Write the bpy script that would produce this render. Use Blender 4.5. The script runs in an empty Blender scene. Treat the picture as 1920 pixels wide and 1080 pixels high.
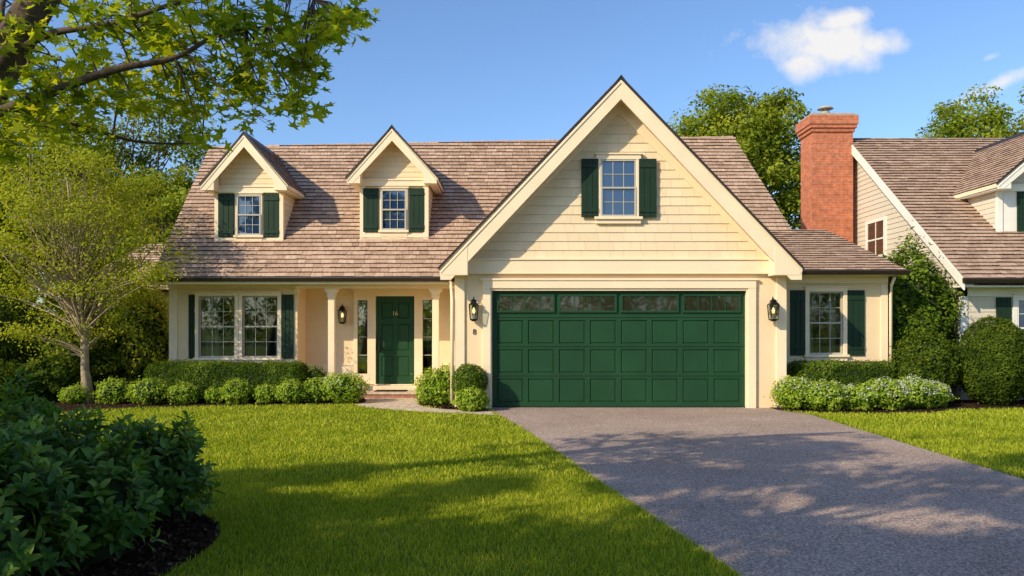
import bpy, math, random
import numpy as np
from mathutils import Vector, noise, Matrix
random.seed(7)
RNG = np.random.default_rng(11)
scene = bpy.context.scene
COL = scene.collection

# ------------------------------------------------------------------ helpers
def empty(name, loc=(0, 0, 0)):
    o = bpy.data.objects.new(name, None)
    o.location = loc
    o.empty_display_size = 0.3
    COL.objects.link(o)
    return o

def attach(o, parent):
    if parent is not None:
        o.parent = parent
        o.matrix_parent_inverse = Matrix.Translation(parent.location).inverted()

class MB:
    def __init__(s):
        s.v = []; s.f = []; s.r = []
    def add(s, vs, fs, r=0.5):
        b = len(s.v)
        s.v.extend(vs)
        for i_, f in enumerate(fs):
            s.f.append(tuple(i + b for i in f)); s.r.append(r[i_] if isinstance(r, (list, tuple)) else r)
    def box(s, x0, x1, y0, y1, z0, z1):
        s.add([(x0,y0,z0),(x1,y0,z0),(x1,y1,z0),(x0,y1,z0),(x0,y0,z1),(x1,y0,z1),(x1,y1,z1),(x0,y1,z1)],
              [(0,3,2,1),(4,5,6,7),(0,1,5,4),(1,2,6,5),(2,3,7,6),(3,0,4,7)])
        return s
    def prism(s, poly, axis, a, b):
        n = len(poly)
        def P(p, t):
            if axis == 'y': return (p[0], t, p[1])
            if axis == 'x': return (t, p[0], p[1])
            return (p[0], p[1], t)
        vs = [P(p, a) for p in poly] + [P(p, b) for p in poly]
        fs = [tuple(range(n)), tuple(range(2*n-1, n-1, -1))]
        for i in range(n):
            j = (i+1) % n
            fs.append((i, i+n, j+n, j))
        s.add(vs, fs); return s
    def tube(s, pts, rad, sides=8, cap=True):
        pts = [Vector(p) for p in pts]
        n = len(pts); vs = []; fs = []
        up = Vector((0.13, 0.21, 1)).normalized()
        for i, p in enumerate(pts):
            d = (pts[min(i+1, n-1)] - pts[max(i-1, 0)])
            if d.length < 1e-6: d = Vector((0,0,1))
            d.normalize()
            a = d.cross(up if abs(d.dot(up)) < 0.95 else Vector((1, 0, 0))).normalized()
            b = d.cross(a)
            for k in range(sides):
                t = 2*math.pi*k/sides
                vs.append(tuple(p + (a*math.cos(t) + b*math.sin(t))*rad[i]))
        for i in range(n-1):
            for k in range(sides):
                k2 = (k+1) % sides
                fs.append((i*sides+k, i*sides+k2, (i+1)*sides+k2, (i+1)*sides+k))
        if cap:
            fs.append(tuple(range(sides-1, -1, -1)))
            fs.append(tuple((n-1)*sides+k for k in range(sides)))
        s.add(vs, fs); return s
    def build(s, name, mat, parent=None, bevel=0.0, smooth=False, recalc=True):
        me = bpy.data.meshes.new(name)
        me.from_pydata(s.v, [], s.f)
        if recalc:
            import bmesh
            bm = bmesh.new(); bm.from_mesh(me)
            bmesh.ops.recalc_face_normals(bm, faces=bm.faces)
            bm.to_mesh(me); bm.free()
        else:
            at = me.attributes.new('rnd', 'FLOAT', 'FACE')
            at.data.foreach_set('value', s.r)
        me.materials.append(mat)
        o = bpy.data.objects.new(name, me)
        COL.objects.link(o)
        if smooth:
            for p in me.polygons: p.use_smooth = True
        if bevel:
            m = o.modifiers.new('bev', 'BEVEL'); m.width = bevel; m.segments = 2; m.limit_method = 'ANGLE'
        attach(o, parent)
        return o

def fast_mesh(name, V, faces_idx, loop_start, rnd, mat, parent=None):
    me = bpy.data.meshes.new(name)
    me.vertices.add(len(V)); me.vertices.foreach_set('co', V.astype(np.float32).ravel())
    me.loops.add(len(faces_idx)); me.loops.foreach_set('vertex_index', faces_idx.astype(np.int32))
    me.polygons.add(len(loop_start)); me.polygons.foreach_set('loop_start', loop_start.astype(np.int32))
    me.update(calc_edges=True)
    at = me.attributes.new('rnd', 'FLOAT', 'FACE')
    at.data.foreach_set('value', rnd.astype(np.float32))
    me.materials.append(mat)
    o = bpy.data.objects.new(name, me)
    COL.objects.link(o)
    attach(o, parent)
    return o

def norm(a):
    return a / (np.linalg.norm(a, axis=1, keepdims=True) + 1e-9)

T_QUAD = (np.array([(0,-.5,0),(.3,0,.06),(0,.5,0),(-.3,0,.06)], float), [(0,1,2,3)])
T_FOLD = (np.array([(0,-.5,0),(.24,-.12,.09),(.17,.25,.07),(0,.5,-.05),(-.17,.25,.07),(-.24,-.12,.09),(0,0.05,0)], float),
          [(0,1,6),(1,2,6),(2,3,6),(3,4,6),(4,5,6),(5,0,6)])
def _maple():
    pts = []
    for a, r in [(-90,.12),(-50,.32),(-25,.52),(0,.26),(28,.60),(55,.27),(90,.68),(125,.27),(152,.60),(180,.26),(205,.52),(230,.32)]:
        t = math.radians(a); pts.append((r*math.cos(t), r*math.sin(t), 0.16*abs(math.cos(t))*r))
    return (np.array(pts, float), [tuple(range(len(pts)))])
T_MAPLE = _maple()

def leaves(name, pts, nrm, size, rnd, tmpl, mat, parent=None):
    tv, tf = tmpl
    N = len(pts); k = len(tv)
    n = norm(nrm)
    t = RNG.normal(size=(N, 3)); t = norm(t - n*np.sum(n*t, axis=1, keepdims=True))
    b = np.cross(n, t)
    V = (pts[:, None, :] + size[:, None, None]*(tv[None, :, 0, None]*t[:, None, :] + tv[None, :, 1, None]*b[:, None, :] + tv[None, :, 2, None]*n[:, None, :])).reshape(-1, 3)
    fl = np.concatenate([np.array(f) for f in tf])
    idx = (np.arange(N)[:, None]*k + fl[None, :]).ravel()
    lens = np.array([len(f) for f in tf])
    st = np.concatenate([[0], np.cumsum(lens)[:-1]])
    start = (np.arange(N)[:, None]*lens.sum() + st[None, :]).ravel()
    r = np.repeat(rnd, len(tf))
    return fast_mesh(name, V, idx, start, r, mat, parent)

# ------------------------------------------------------------------ materials
def new_mat(name):
    m = bpy.data.materials.new(name); m.use_nodes = True
    nt = m.node_tree; nt.nodes.clear()
    out = nt.nodes.new('ShaderNodeOutputMaterial')
    return m, nt, out
def N(nt, typ, **kw):
    n = nt.nodes.new(typ)
    for k, v in kw.items():
        if k.startswith('i_'): n.inputs[k[2:].replace('_', ' ')].default_value = v
        else: setattr(n, k, v)
    return n
def ramp(nt, stops):
    r = nt.nodes.new('ShaderNodeValToRGB')
    e = r.color_ramp.elements
    while len(e) < len(stops): e.new(0.5)
    for i, (p, c) in enumerate(stops):
        e[i].position = p; e[i].color = (*c, 1) if len(c) == 3 else c
    return r
def paint(name, col, rough=0.55, var=0.10, scale=2.5, bump=0.15, bscale=90, metallic=0, spec=0.4):
    m, nt, out = new_mat(name)
    tc = N(nt, 'ShaderNodeTexCoord')
    no = N(nt, 'ShaderNodeTexNoise'); no.inputs['Scale'].default_value = scale; no.inputs['Detail'].default_value = 6
    nt.links.new(tc.outputs['Object'], no.inputs['Vector'])
    d = tuple(c*(1-var) for c in col); l = tuple(min(1, c*(1+var*0.6)) for c in col)
    r = ramp(nt, [(0.3, d), (0.7, l)])
    nt.links.new(no.outputs['Fac'], r.inputs['Fac'])
    bs = N(nt, 'ShaderNodeBsdfPrincipled')
    bs.inputs['Roughness'].default_value = rough; bs.inputs['Metallic'].default_value = metallic
    bs.inputs['Specular IOR Level'].default_value = spec
    nt.links.new(r.outputs['Color'], bs.inputs['Base Color'])
    n2 = N(nt, 'ShaderNodeTexNoise'); n2.inputs['Scale'].default_value = bscale; n2.inputs['Detail'].default_value = 3
    nt.links.new(tc.outputs['Object'], n2.inputs['Vector'])
    bp = N(nt, 'ShaderNodeBump'); bp.inputs['Strength'].default_value = bump; bp.inputs['Distance'].default_value = 0.01
    nt.links.new(n2.outputs['Fac'], bp.inputs['Height']); nt.links.new(bp.outputs['Normal'], bs.inputs['Normal'])
    nt.links.new(bs.outputs[0], out.inputs['Surface'])
    return m
def rnd_mat(name, stops, rough=0.8, nscale=(40, 40, 6), namt=0.35, bump=0.4, transl=0.0, tcol=None, spec=0.3, patch=0.0):
    """material coloured by the per-face 'rnd' attribute"""
    m, nt, out = new_mat(name)
    at = N(nt, 'ShaderNodeAttribute'); at.attribute_name = 'rnd'
    tc = N(nt, 'ShaderNodeTexCoord')
    fac = at.outputs['Fac']
    if patch:
        pn = N(nt, 'ShaderNodeTexNoise'); pn.inputs['Scale'].default_value = 0.9; pn.inputs['Detail'].default_value = 4
        nt.links.new(tc.outputs['Object'], pn.inputs['Vector'])
        ma = N(nt, 'ShaderNodeMath', operation='MULTIPLY_ADD'); ma.inputs[1].default_value = patch*2; ma.inputs[2].default_value = -patch
        nt.links.new(pn.outputs['Fac'], ma.inputs[0])
        ad = N(nt, 'ShaderNodeMath', operation='ADD'); nt.links.new(fac, ad.inputs[0]); nt.links.new(ma.outputs[0], ad.inputs[1])
        fac = ad.outputs[0]
    r = ramp(nt, stops); nt.links.new(fac, r.inputs['Fac'])
    col = r.outputs['Color']
    if spec == 0:
        bs = N(nt, 'ShaderNodeBsdfDiffuse'); cin = bs.inputs['Color']
    else:
        bs = N(nt, 'ShaderNodeBsdfPrincipled'); bs.inputs['Roughness'].default_value = rough
        bs.inputs['Specular IOR Level'].default_value = spec; cin = bs.inputs['Base Color']
    if namt:
        mp = N(nt, 'ShaderNodeMapping'); mp.inputs['Scale'].default_value = nscale
        nt.links.new(tc.outputs['Object'], mp.inputs['Vector'])
        no = N(nt, 'ShaderNodeTexNoise'); no.inputs['Scale'].default_value = 1.0; no.inputs['Detail'].default_value = 5
        nt.links.new(mp.outputs[0], no.inputs['Vector'])
        r2 = ramp(nt, [(0.25, (1-namt,)*3), (0.75, (1+namt*0.3,)*3)])
        nt.links.new(no.outputs['Fac'], r2.inputs['Fac'])
        mx = N(nt, 'ShaderNodeMix', data_type='RGBA', blend_type='MULTIPLY'); mx.inputs[0].default_value = 1
        nt.links.new(col, mx.inputs[6]); nt.links.new(r2.outputs['Color'], mx.inputs[7])
        col = mx.outputs[2]
        if bump:
            bp = N(nt, 'ShaderNodeBump'); bp.inputs['Strength'].default_value = bump; bp.inputs['Distance'].default_value = 0.01
            nt.links.new(no.outputs['Fac'], bp.inputs['Height']); nt.links.new(bp.outputs['Normal'], bs.inputs['Normal'])
    nt.links.new(col, cin)
    if transl:
        tr = N(nt, 'ShaderNodeBsdfTranslucent')
        mc = N(nt, 'ShaderNodeMix', data_type='RGBA', blend_type='MULTIPLY'); mc.inputs[0].default_value = 1
        nt.links.new(col, mc.inputs[6]); mc.inputs[7].default_value = (*(tcol or (1.6, 1.5, 0.6)), 1)
        nt.links.new(mc.outputs[2], tr.inputs['Color'])
        ms = N(nt, 'ShaderNodeMixShader'); ms.inputs[0].default_value = transl
        nt.links.new(bs.outputs[0], ms.inputs[1]); nt.links.new(tr.outputs[0], ms.inputs[2])
        nt.links.new(ms.outputs[0], out.inputs['Surface'])
    else:
        nt.links.new(bs.outputs[0], out.inputs['Surface'])
    return m
def brick_mat(name, c1, c2, mortar, bw=0.21, bh=0.07, flat=False, msize=0.008, rough=0.85):
    m, nt, out = new_mat(name)
    tc = N(nt, 'ShaderNodeTexCoord')
    sp = N(nt, 'ShaderNodeSeparateXYZ'); nt.links.new(tc.outputs['Object'], sp.inputs[0])
    cb = N(nt, 'ShaderNodeCombineXYZ')
    if flat:
        nt.links.new(sp.outputs[0], cb.inputs[0]); nt.links.new(sp.outputs[1], cb.inputs[1])
    else:
        ad = N(nt, 'ShaderNodeMath', operation='ADD')
        nt.links.new(sp.outputs[0], ad.inputs[0]); nt.links.new(sp.outputs[1], ad.inputs[1])
        nt.links.new(ad.outputs[0], cb.inputs[0]); nt.links.new(sp.outputs[2], cb.inputs[1])
    bt = N(nt, 'ShaderNodeTexBrick')
    bt.inputs['Scale'].default_value = 1; bt.inputs['Brick Width'].default_value = bw; bt.inputs['Row Height'].default_value = bh
    bt.inputs['Mortar Size'].default_value = msize; bt.inputs['Mortar Smooth'].default_value = 0.3
    bt.inputs['Color1'].default_value = (*c1, 1); bt.inputs['Color2'].default_value = (*c2, 1); bt.inputs['Mortar'].default_value = (*mortar, 1)
    nt.links.new(cb.outputs[0], bt.inputs['Vector'])
    no = N(nt, 'ShaderNodeTexNoise'); no.inputs['Scale'].default_value = 9; no.inputs['Detail'].default_value = 8
    nt.links.new(tc.outputs['Object'], no.inputs['Vector'])
    r2 = ramp(nt, [(0.3, (0.7, 0.7, 0.7)), (0.7, (1.15, 1.15, 1.15))]); nt.links.new(no.outputs['Fac'], r2.inputs['Fac'])
    mx = N(nt, 'ShaderNodeMix', data_type='RGBA', blend_type='MULTIPLY'); mx.inputs[0].default_value = 1
    nt.links.new(bt.outputs['Color'], mx.inputs[6]); nt.links.new(r2.outputs['Color'], mx.inputs[7])
    bs = N(nt, 'ShaderNodeBsdfPrincipled'); bs.inputs['Roughness'].default_value = rough
    nt.links.new(mx.outputs[2], bs.inputs['Base Color'])
    bp = N(nt, 'ShaderNodeBump'); bp.inputs['Strength'].default_value = 0.6; bp.inputs['Distance'].default_value = 0.01; bp.invert = True
    nt.links.new(bt.outputs['Fac'], bp.inputs['Height']); nt.links.new(bp.outputs['Normal'], bs.inputs['Normal'])
    nt.links.new(bs.outputs[0], out.inputs['Surface'])
    return m
def ground_mat(name, stops, scale, rough=0.95, bump=0.5, bdist=0.02, patch=(0.8, 0.25), vor=None):
    m, nt, out = new_mat(name)
    tc = N(nt, 'ShaderNodeTexCoord')
    no = N(nt, 'ShaderNodeTexNoise'); no.inputs['Scale'].default_value = scale; no.inputs['Detail'].default_value = 10; no.inputs['Roughness'].default_value = 0.75
    nt.links.new(tc.outputs['Object'], no.inputs['Vector'])
    r = ramp(nt, stops); nt.links.new(no.outputs['Fac'], r.inputs['Fac'])
    col = r.outputs['Color']; hgt = no.outputs['Fac']
    if vor:
        vo = N(nt, 'ShaderNodeTexVoronoi'); vo.inputs['Scale'].default_value = vor
        nt.links.new(tc.outputs['Object'], vo.inputs['Vector'])
        bw = N(nt, 'ShaderNodeRGBToBW'); nt.links.new(vo.outputs['Color'], bw.inputs[0])
        rv = ramp(nt, [(0.2, (0.6, 0.6, 0.6)), (0.55, (1, 1, 1)), (0.8, (1.45, 1.4, 1.35))]); nt.links.new(bw.outputs[0], rv.inputs['Fac'])
        mv = N(nt, 'ShaderNodeMix', data_type='RGBA', blend_type='MULTIPLY'); mv.inputs[0].default_value = 1
        nt.links.new(col, mv.inputs[6]); nt.links.new(rv.outputs['Color'], mv.inputs[7]); col = mv.outputs[2]
        hgt = bw.outputs[0]
    pn = N(nt, 'ShaderNodeTexNoise'); pn.inputs['Scale'].default_value = patch[0]; pn.inputs['Detail'].default_value = 5
    nt.links.new(tc.outputs['Object'], pn.inputs['Vector'])
    rp = ramp(nt, [(0.3, (1-patch[1],)*3), (0.7, (1+patch[1]*0.5,)*3)]); nt.links.new(pn.outputs['Fac'], rp.inputs['Fac'])
    mx = N(nt, 'ShaderNodeMix', data_type='RGBA', blend_type='MULTIPLY'); mx.inputs[0].default_value = 1
    nt.links.new(col, mx.inputs[6]); nt.links.new(rp.outputs['Color'], mx.inputs[7])
    bs = N(nt, 'ShaderNodeBsdfPrincipled'); bs.inputs['Roughness'].default_value = rough; bs.inputs['Specular IOR Level'].default_value = 0.12
    nt.links.new(mx.outputs[2], bs.inputs['Base Color'])
    bp = N(nt, 'ShaderNodeBump'); bp.inputs['Strength'].default_value = bump; bp.inputs['Distance'].default_value = bdist
    nt.links.new(hgt, bp.inputs['Height']); nt.links.new(bp.outputs['Normal'], bs.inputs['Normal'])
    nt.links.new(bs.outputs[0], out.inputs['Surface'])
    return m
def glass_mat(name, tint, refl=0.25):
    m, nt, out = new_mat(name)
    tr = N(nt, 'ShaderNodeBsdfTransparent'); tr.inputs[0].default_value = (*tint, 1)
    gl = N(nt, 'ShaderNodeBsdfGlossy'); gl.inputs['Roughness'].default_value = 0.02
    fr = N(nt, 'ShaderNodeFresnel'); fr.inputs[0].default_value = 1.5
    ad = N(nt, 'ShaderNodeMath', operation='ADD', use_clamp=True); ad.inputs[1].default_value = refl
    nt.links.new(fr.outputs[0], ad.inputs[0])
    ms = N(nt, 'ShaderNodeMixShader'); nt.links.new(ad.outputs[0], ms.inputs[0])
    nt.links.new(tr.outputs[0], ms.inputs[1]); nt.links.new(gl.outputs[0], ms.inputs[2])
    nt.links.new(ms.outputs[0], out.inputs['Surface'])
    return m
def dark_glass(name, col, ior=2.4):
    m, nt, out = new_mat(name)
    bs = N(nt, 'ShaderNodeBsdfPrincipled'); bs.inputs['Base Color'].default_value = (*col, 1)
    bs.inputs['Roughness'].default_value = 0.03; bs.inputs['IOR'].default_value = ior
    tc = N(nt, 'ShaderNodeTexCoord'); no = N(nt, 'ShaderNodeTexNoise'); no.inputs['Scale'].default_value = 1.3
    nt.links.new(tc.outputs['Object'], no.inputs['Vector'])
    bp = N(nt, 'ShaderNodeBump'); bp.inputs['Strength'].default_value = 0.12; bp.inputs['Distance'].default_value = 0.05
    nt.links.new(no.outputs['Fac'], bp.inputs['Height']); nt.links.new(bp.outputs['Normal'], bs.inputs['Normal'])
    nt.links.new(bs.outputs[0], out.inputs['Surface'])
    return m

CREAM = (0.82, 0.625, 0.39); TRIMC = (0.86, 0.695, 0.475)
M_wall = paint('cream_stucco', CREAM, 0.8, 0.06, 1.2, 0.25, 120)
M_trim = paint('cream_trim', TRIMC, 0.5, 0.05, 2.0, 0.08, 60)
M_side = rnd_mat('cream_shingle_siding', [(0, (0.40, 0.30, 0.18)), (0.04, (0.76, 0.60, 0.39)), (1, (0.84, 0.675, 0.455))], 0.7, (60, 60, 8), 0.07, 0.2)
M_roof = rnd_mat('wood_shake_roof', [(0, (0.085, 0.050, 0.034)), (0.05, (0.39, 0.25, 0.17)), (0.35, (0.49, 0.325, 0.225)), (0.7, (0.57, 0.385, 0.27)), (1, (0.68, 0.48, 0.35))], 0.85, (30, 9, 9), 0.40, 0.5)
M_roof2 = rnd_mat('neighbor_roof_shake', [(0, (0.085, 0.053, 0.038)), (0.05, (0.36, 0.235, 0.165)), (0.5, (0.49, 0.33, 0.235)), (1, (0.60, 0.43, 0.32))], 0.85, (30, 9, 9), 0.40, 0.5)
M_dark = paint('dark_brown_metal', (0.035, 0.024, 0.018), 0.45, 0.1)
M_green = paint('dark_green_paint', (0.013, 0.058, 0.022), 0.5, 0.16, 1.5, 0.06, 50, spec=0.25)
M_shut = paint('shutter_green', (0.011, 0.032, 0.016), 0.55, 0.14, 3, 0.1, 70, spec=0.25)
M_sash = paint('sash_paint', (0.46, 0.43, 0.36), 0.45, 0.04)
M_white = paint('white_paint', (0.80, 0.76, 0.68), 0.5, 0.05)
M_grey = rnd_mat('neighbor_siding', [(0, (0.28, 0.24, 0.18)), (0.04, (0.62, 0.55, 0.43)), (1, (0.66, 0.59, 0.47))], 0.7, (30, 30, 4), 0.08, 0.15)
M_glass = glass_mat('window_glass', (0.75, 0.82, 0.8), 0.06)
M_dglass = dark_glass('attic_glass', (0.015, 0.04, 0.10), 2.2)
M_gglass = dark_glass('garage_glass', (0.02, 0.02, 0.014), 2.1)
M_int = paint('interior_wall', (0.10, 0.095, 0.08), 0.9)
M_curt = paint('curtain', (0.42, 0.46, 0.36), 0.9)
M_black = paint('black_iron', (0.012, 0.011, 0.010), 0.4, 0.1, metallic=0.3)
M_brick = brick_mat('red_brick', (0.62, 0.17, 0.07), (0.50, 0.125, 0.05), (0.45, 0.27, 0.18))
M_brick2 = brick_mat('brick_step', (0.40, 0.16, 0.10), (0.32, 0.12, 0.08), (0.34, 0.26, 0.2))
M_path = brick_mat('stone_pavers', (0.66, 0.52, 0.38), (0.56, 0.44, 0.33), (0.36, 0.28, 0.2), 0.34, 0.2, True, 0.008)
M_gold = paint('brass', (0.65, 0.48, 0.20), 0.45, 0.05, metallic=0.6)
M_bark = paint('bark', (0.10, 0.068, 0.045), 0.95, 0.5, 14, 1.0, 40)
M_bark_l = paint('light_bark', (0.38, 0.29, 0.18), 0.9, 0.35, 10, 0.7, 40)
M_ground = ground_mat('lawn', [(0.3, (0.09, 0.13, 0.012)), (0.7, (0.22, 0.27, 0.028))], 25)
M_asph = ground_mat('asphalt', [(0.3, (0.27, 0.20, 0.162)), (0.5, (0.41, 0.31, 0.255)), (0.7, (0.55, 0.425, 0.355))], 55, 0.95, 0.7, 0.012, (0.7, 0.18), 75)
M_mulch = ground_mat('mulch', [(0.35, (0.016, 0.009, 0.005)), (0.7, (0.08, 0.042, 0.024))], 40, 0.95, 1.0, 0.04)
M_conc = paint('concrete', (0.42, 0.37, 0.30), 0.9, 0.2, 6, 0.4, 60)

M_grass = rnd_mat('grass_blades', [(0, (0.16, 0.23, 0.014)), (0.5, (0.34, 0.40, 0.026)), (1, (0.54, 0.54, 0.065))], namt=0, transl=0.35, tcol=(1.4, 1.3, 0.6), patch=0.55, spec=0)
M_lf_maple = rnd_mat('maple_leaf', [(0, (0.11, 0.185, 0.014)), (0.5, (0.24, 0.33, 0.024)), (1, (0.42, 0.46, 0.04))], namt=0, transl=0.55, tcol=(1.9, 1.6, 0.5), spec=0)
M_lf_young = rnd_mat('young_tree_leaf', [(0, (0.19, 0.23, 0.018)), (0.5, (0.35, 0.38, 0.038)), (1, (0.50, 0.49, 0.07))], namt=0, transl=0.45, tcol=(1.5, 1.4, 0.5), spec=0)
M_lf_bg = rnd_mat('background_leaf', [(0, (0.10, 0.15, 0.015)), (0.5, (0.24, 0.30, 0.030)), (1, (0.42, 0.44, 0.06))], namt=0, transl=0.45, tcol=(1.6, 1.4, 0.5), spec=0)
M_lf_box = rnd_mat('boxwood_leaf', [(0, (0.038, 0.075, 0.008)), (0.5, (0.095, 0.155, 0.014)), (1, (0.19, 0.26, 0.03))], namt=0, transl=0.25, tcol=(1.5, 1.4, 0.5), spec=0)
M_lf_dark = rnd_mat('hedge_leaf', [(0, (0.028, 0.05, 0.007)), (0.5, (0.07, 0.11, 0.012)), (1, (0.145, 0.19, 0.022))], namt=0, transl=0.25, spec=0)
M_lf_light = rnd_mat('perennial_leaf', [(0, (0.13, 0.22, 0.016)), (0.5, (0.27, 0.38, 0.036)), (1, (0.44, 0.52, 0.09))], namt=0, transl=0.35, spec=0)
M_lf_lau = rnd_mat('laurel_leaf', [(0, (0.024, 0.078, 0.010)), (0.55, (0.075, 0.17, 0.018)), (1, (0.20, 0.31, 0.035))], 0.42, namt=0, transl=0.35, spec=0.35)
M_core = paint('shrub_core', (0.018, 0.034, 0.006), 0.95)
M_flower = rnd_mat('white_flower', [(0, (0.6, 0.62, 0.5)), (1, (0.8, 0.8, 0.72))], 0.6, namt=0, transl=0.2, tcol=(1, 1, 1), spec=0)

# glowing candle inside lanterns (faintly lit lamps in the photo)
M_amber, nt, out = new_mat('lantern_candle')
em = N(nt, 'ShaderNodeEmission'); em.inputs[0].default_value = (1, 0.55, 0.2, 1); em.inputs[1].default_value = 3.5
nt.links.new(em.outputs[0], out.inputs['Surface'])

# ------------------------------------------------------------------ courses of shingles / clapboards
def courses(name, O, U, V, Nn, span, vmax, row, width, thick, mat, parent, jitter=0.0, seed=1, flat=False):
    rd = random.Random(seed)
    O, U, V, Nn = (Vector(a) for a in (O, U, V, Nn))
    U.normalize(); V.normalize(); Nn.normalize()
    mb = MB()
    nrow = int(math.ceil(vmax/row))
    for i in range(nrow):
        v0 = i*row; v1 = min(v0+row*1.05, vmax+0.002)
        a0, b0 = span(v0); a1, b1 = span(v1)
        lo = min(a0, a1); hi = max(b0, b1)
        if hi-lo < 0.01: continue
        u = lo - (rd.random()*width if width else 0)
        tone = rd.uniform(-0.10, 0.10)
        while u < hi:
            w = width*rd.uniform(0.6, 1.4) if width else (hi-lo+1)
            ua, ub = u, u+w-((0.003 if flat else 0.006) if width else 0)
            u += w
            vb = v0 - rd.random()*jitter
            th = thick*(rd.uniform(0.85, 1.2) if width and not flat else 1)
            q = [(min(max(ua, a0), b0), vb), (min(max(ub, a0), b0), vb), (min(max(ub, a1), b1), v1), (min(max(ua, a1), b1), v1)]
            if q[1][0]-q[0][0] < 0.004 and q[2][0]-q[3][0] < 0.004: continue
            def W(p, h): return tuple(O + U*p[0] + V*p[1] + Nn*h)
            vs = [W(q[0], th), W(q[1], th), W(q[2], 0.003), W(q[3], 0.003), W(q[0], 0), W(q[1], 0)]
            fs = [(0, 1, 2, 3), (4, 5, 1, 0), (4, 0, 3), (5, 2, 1)]
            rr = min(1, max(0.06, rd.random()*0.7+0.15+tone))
            mb.add(vs, fs, [rr, 0.0, rr*0.5, rr*0.5])  # butt lip gets the darkest tone: course shadow line painted into the colour
    return mb.build(name, mat, parent, recalc=False)

def window(parent, name, x0, x1, z0, z1, y, proud=0.05, rec=0.05, cols=3, rows=2, glass=None, casing=0.09, cm=None, sashm=None, split=True):
    """double-hung window on a wall facing -y.  y = wall face"""
    cm = cm or M_trim; sashm = sashm or M_sash; glass = glass or M_glass
    c = MB(); f = y-proud
    c.box(x0-casing, x0, f, y+0.02, z0, z1)
    c.box(x1, x1+casing, f, y+0.02, z0, z1)
    c.box(x0-casing, x1+casing, f-0.006, y+0.02, z1, z1+casing)
    c.box(x0-casing-0.03, x1+casing+0.03, f-0.03, y+0.02, z1+casing, z1+casing+0.03)
    c.box(x0-casing-0.03, x1+casing+0.03, f-0.045, y+0.02, z0-0.05, z0)
    c.box(x0-casing, x1+casing, f-0.004, y+0.018, z0-0.13, z0-0.05)
    c.build(name+'_casing', cm, parent, bevel=0.005)
    s = MB(); g = y+rec; t = 0.032
    zm = (z0+z1)/2
    parts = [(zm-0.015, z1, g-0.035), (z0, zm+0.02, g-0.05)] if split else [(z0, z1, g-0.035)]
    for (a, b, yy) in parts:
        s.box(x0, x0+t, yy, g-0.004, a, b); s.box(x1-t, x1, yy, g-0.004, a, b)
        s.box(x0+t, x1-t, yy, g-0.004, b-t, b); s.box(x0+t, x1-t, yy, g-0.004, a, a+t*1.15)
        for i in range(1, cols):
            xx = x0+t+(x1-x0-2*t)*i/cols
            s.box(xx-0.006, xx+0.006, g-0.018, g-0.003, a+t*1.15, b-t)
        for j in range(1, rows):
            zz = a+t+(b-a-2*t)*j/rows
            s.box(x0+t, x1-t, g-0.016, g-0.0035, zz-0.006, zz+0.006)
    s.build(name+'_sash', sashm, parent, bevel=0.002)
    p = MB(); p.box(x0+0.01, x1-0.01, g, g+0.004, z0+0.01, z1-0.01); p.build(name+'_glass', glass, parent)

def shutter(parent, name, x0, x1, z0, z1, y, mat=None):
    m = MB(); f = y
    w = x1-x0; n = 3; 
    for i in range(n):
        a = x0+w*i/n+0.004; b = x0+w*(i+1)/n-0.004
        m.box(a, b, f-0.03, f, z0, z1)
    m.box(x0+0.002, x1-0.002, f-0.016, f-0.002, z0+0.004, z1-0.004)
    h = z1-z0
    for zc in (z0+h*0.12, z1-h*0.12):
        m.box(x0+0.012, x1-0.012, f-0.046, f-0.03, zc-0.04, zc+0.04)
    m.build(name, mat or M_shut, parent, bevel=0.004)

def wall_y(mb, x0, x1, z0, z1, y0, y1, openings):
    xs = sorted({x0, x1, *[o[0] for o in openings], *[o[1] for o in openings]})
    zs = sorted({z0, z1, *[o[2] for o in openings], *[o[3] for o in openings]})
    for i in range(len(xs)-1):
        # merge vertical runs
        run = None
        for j in range(len(zs)-1):
            cx = (xs[i]+xs[i+1])/2; cz = (zs[j]+zs[j+1])/2
            hole = any(o[0] < cx < o[1] and o[2] < cz < o[3] for o in openings)
            if hole:
                if run is not None: mb.box(xs[i], xs[i+1], y0, y1, run, zs[j]); run = None
            elif run is None: run = zs[j]
        if run is not None: mb.box(xs[i], xs[i+1], y0, y1, run, z1)

def panel_sheet(name, xs, zs, panels, y, mat, parent, ins=0.014, dep=0.014):
    """front sheet with moulded recessed panels; xs/zs cut lines; panels = set of (i,j) cells"""
    import bmesh
    bm = bmesh.new(); grid = {}
    for i, x in enumerate(xs):
        for j, z in enumerate(zs): grid[i, j] = bm.verts.new((x, y, z))
    pf = []
    for i in range(len(xs)-1):
        for j in range(len(zs)-1):
            f = bm.faces.new((grid[i, j], grid[i+1, j], grid[i+1, j+1], grid[i, j+1]))
            if (i, j) in panels: pf.append(f)
    bmesh.ops.recalc_face_normals(bm, faces=bm.faces)
    for f in bm.faces:
        if f.normal.y > 0: f.normal_flip()
    for f in pf:
        bmesh.ops.inset_individual(bm, faces=[f], thickness=ins, depth=-dep)
        bmesh.ops.inset_individual(bm, faces=[f], thickness=0.012, depth=0.0)
        bmesh.ops.inset_individual(bm, faces=[f], thickness=0.02, depth=dep*0.55)
    me = bpy.data.meshes.new(name); bm.to_mesh(me); bm.free()
    me.materials.append(mat)
    o = bpy.data.objects.new(name, me); COL.objects.link(o); attach(o, parent)
    return o

# ================================================================== MAIN HOUSE
H = empty('suburban_house', (2, 16, 0))
SL = 1.094; EY = 16.70; EZ = 2.62
RA = math.atan(SL)
def roof_y(z): return EY+(z-EZ)/SL
XL, XRr, XRe = -7.70, 5.73, 6.60

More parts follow.
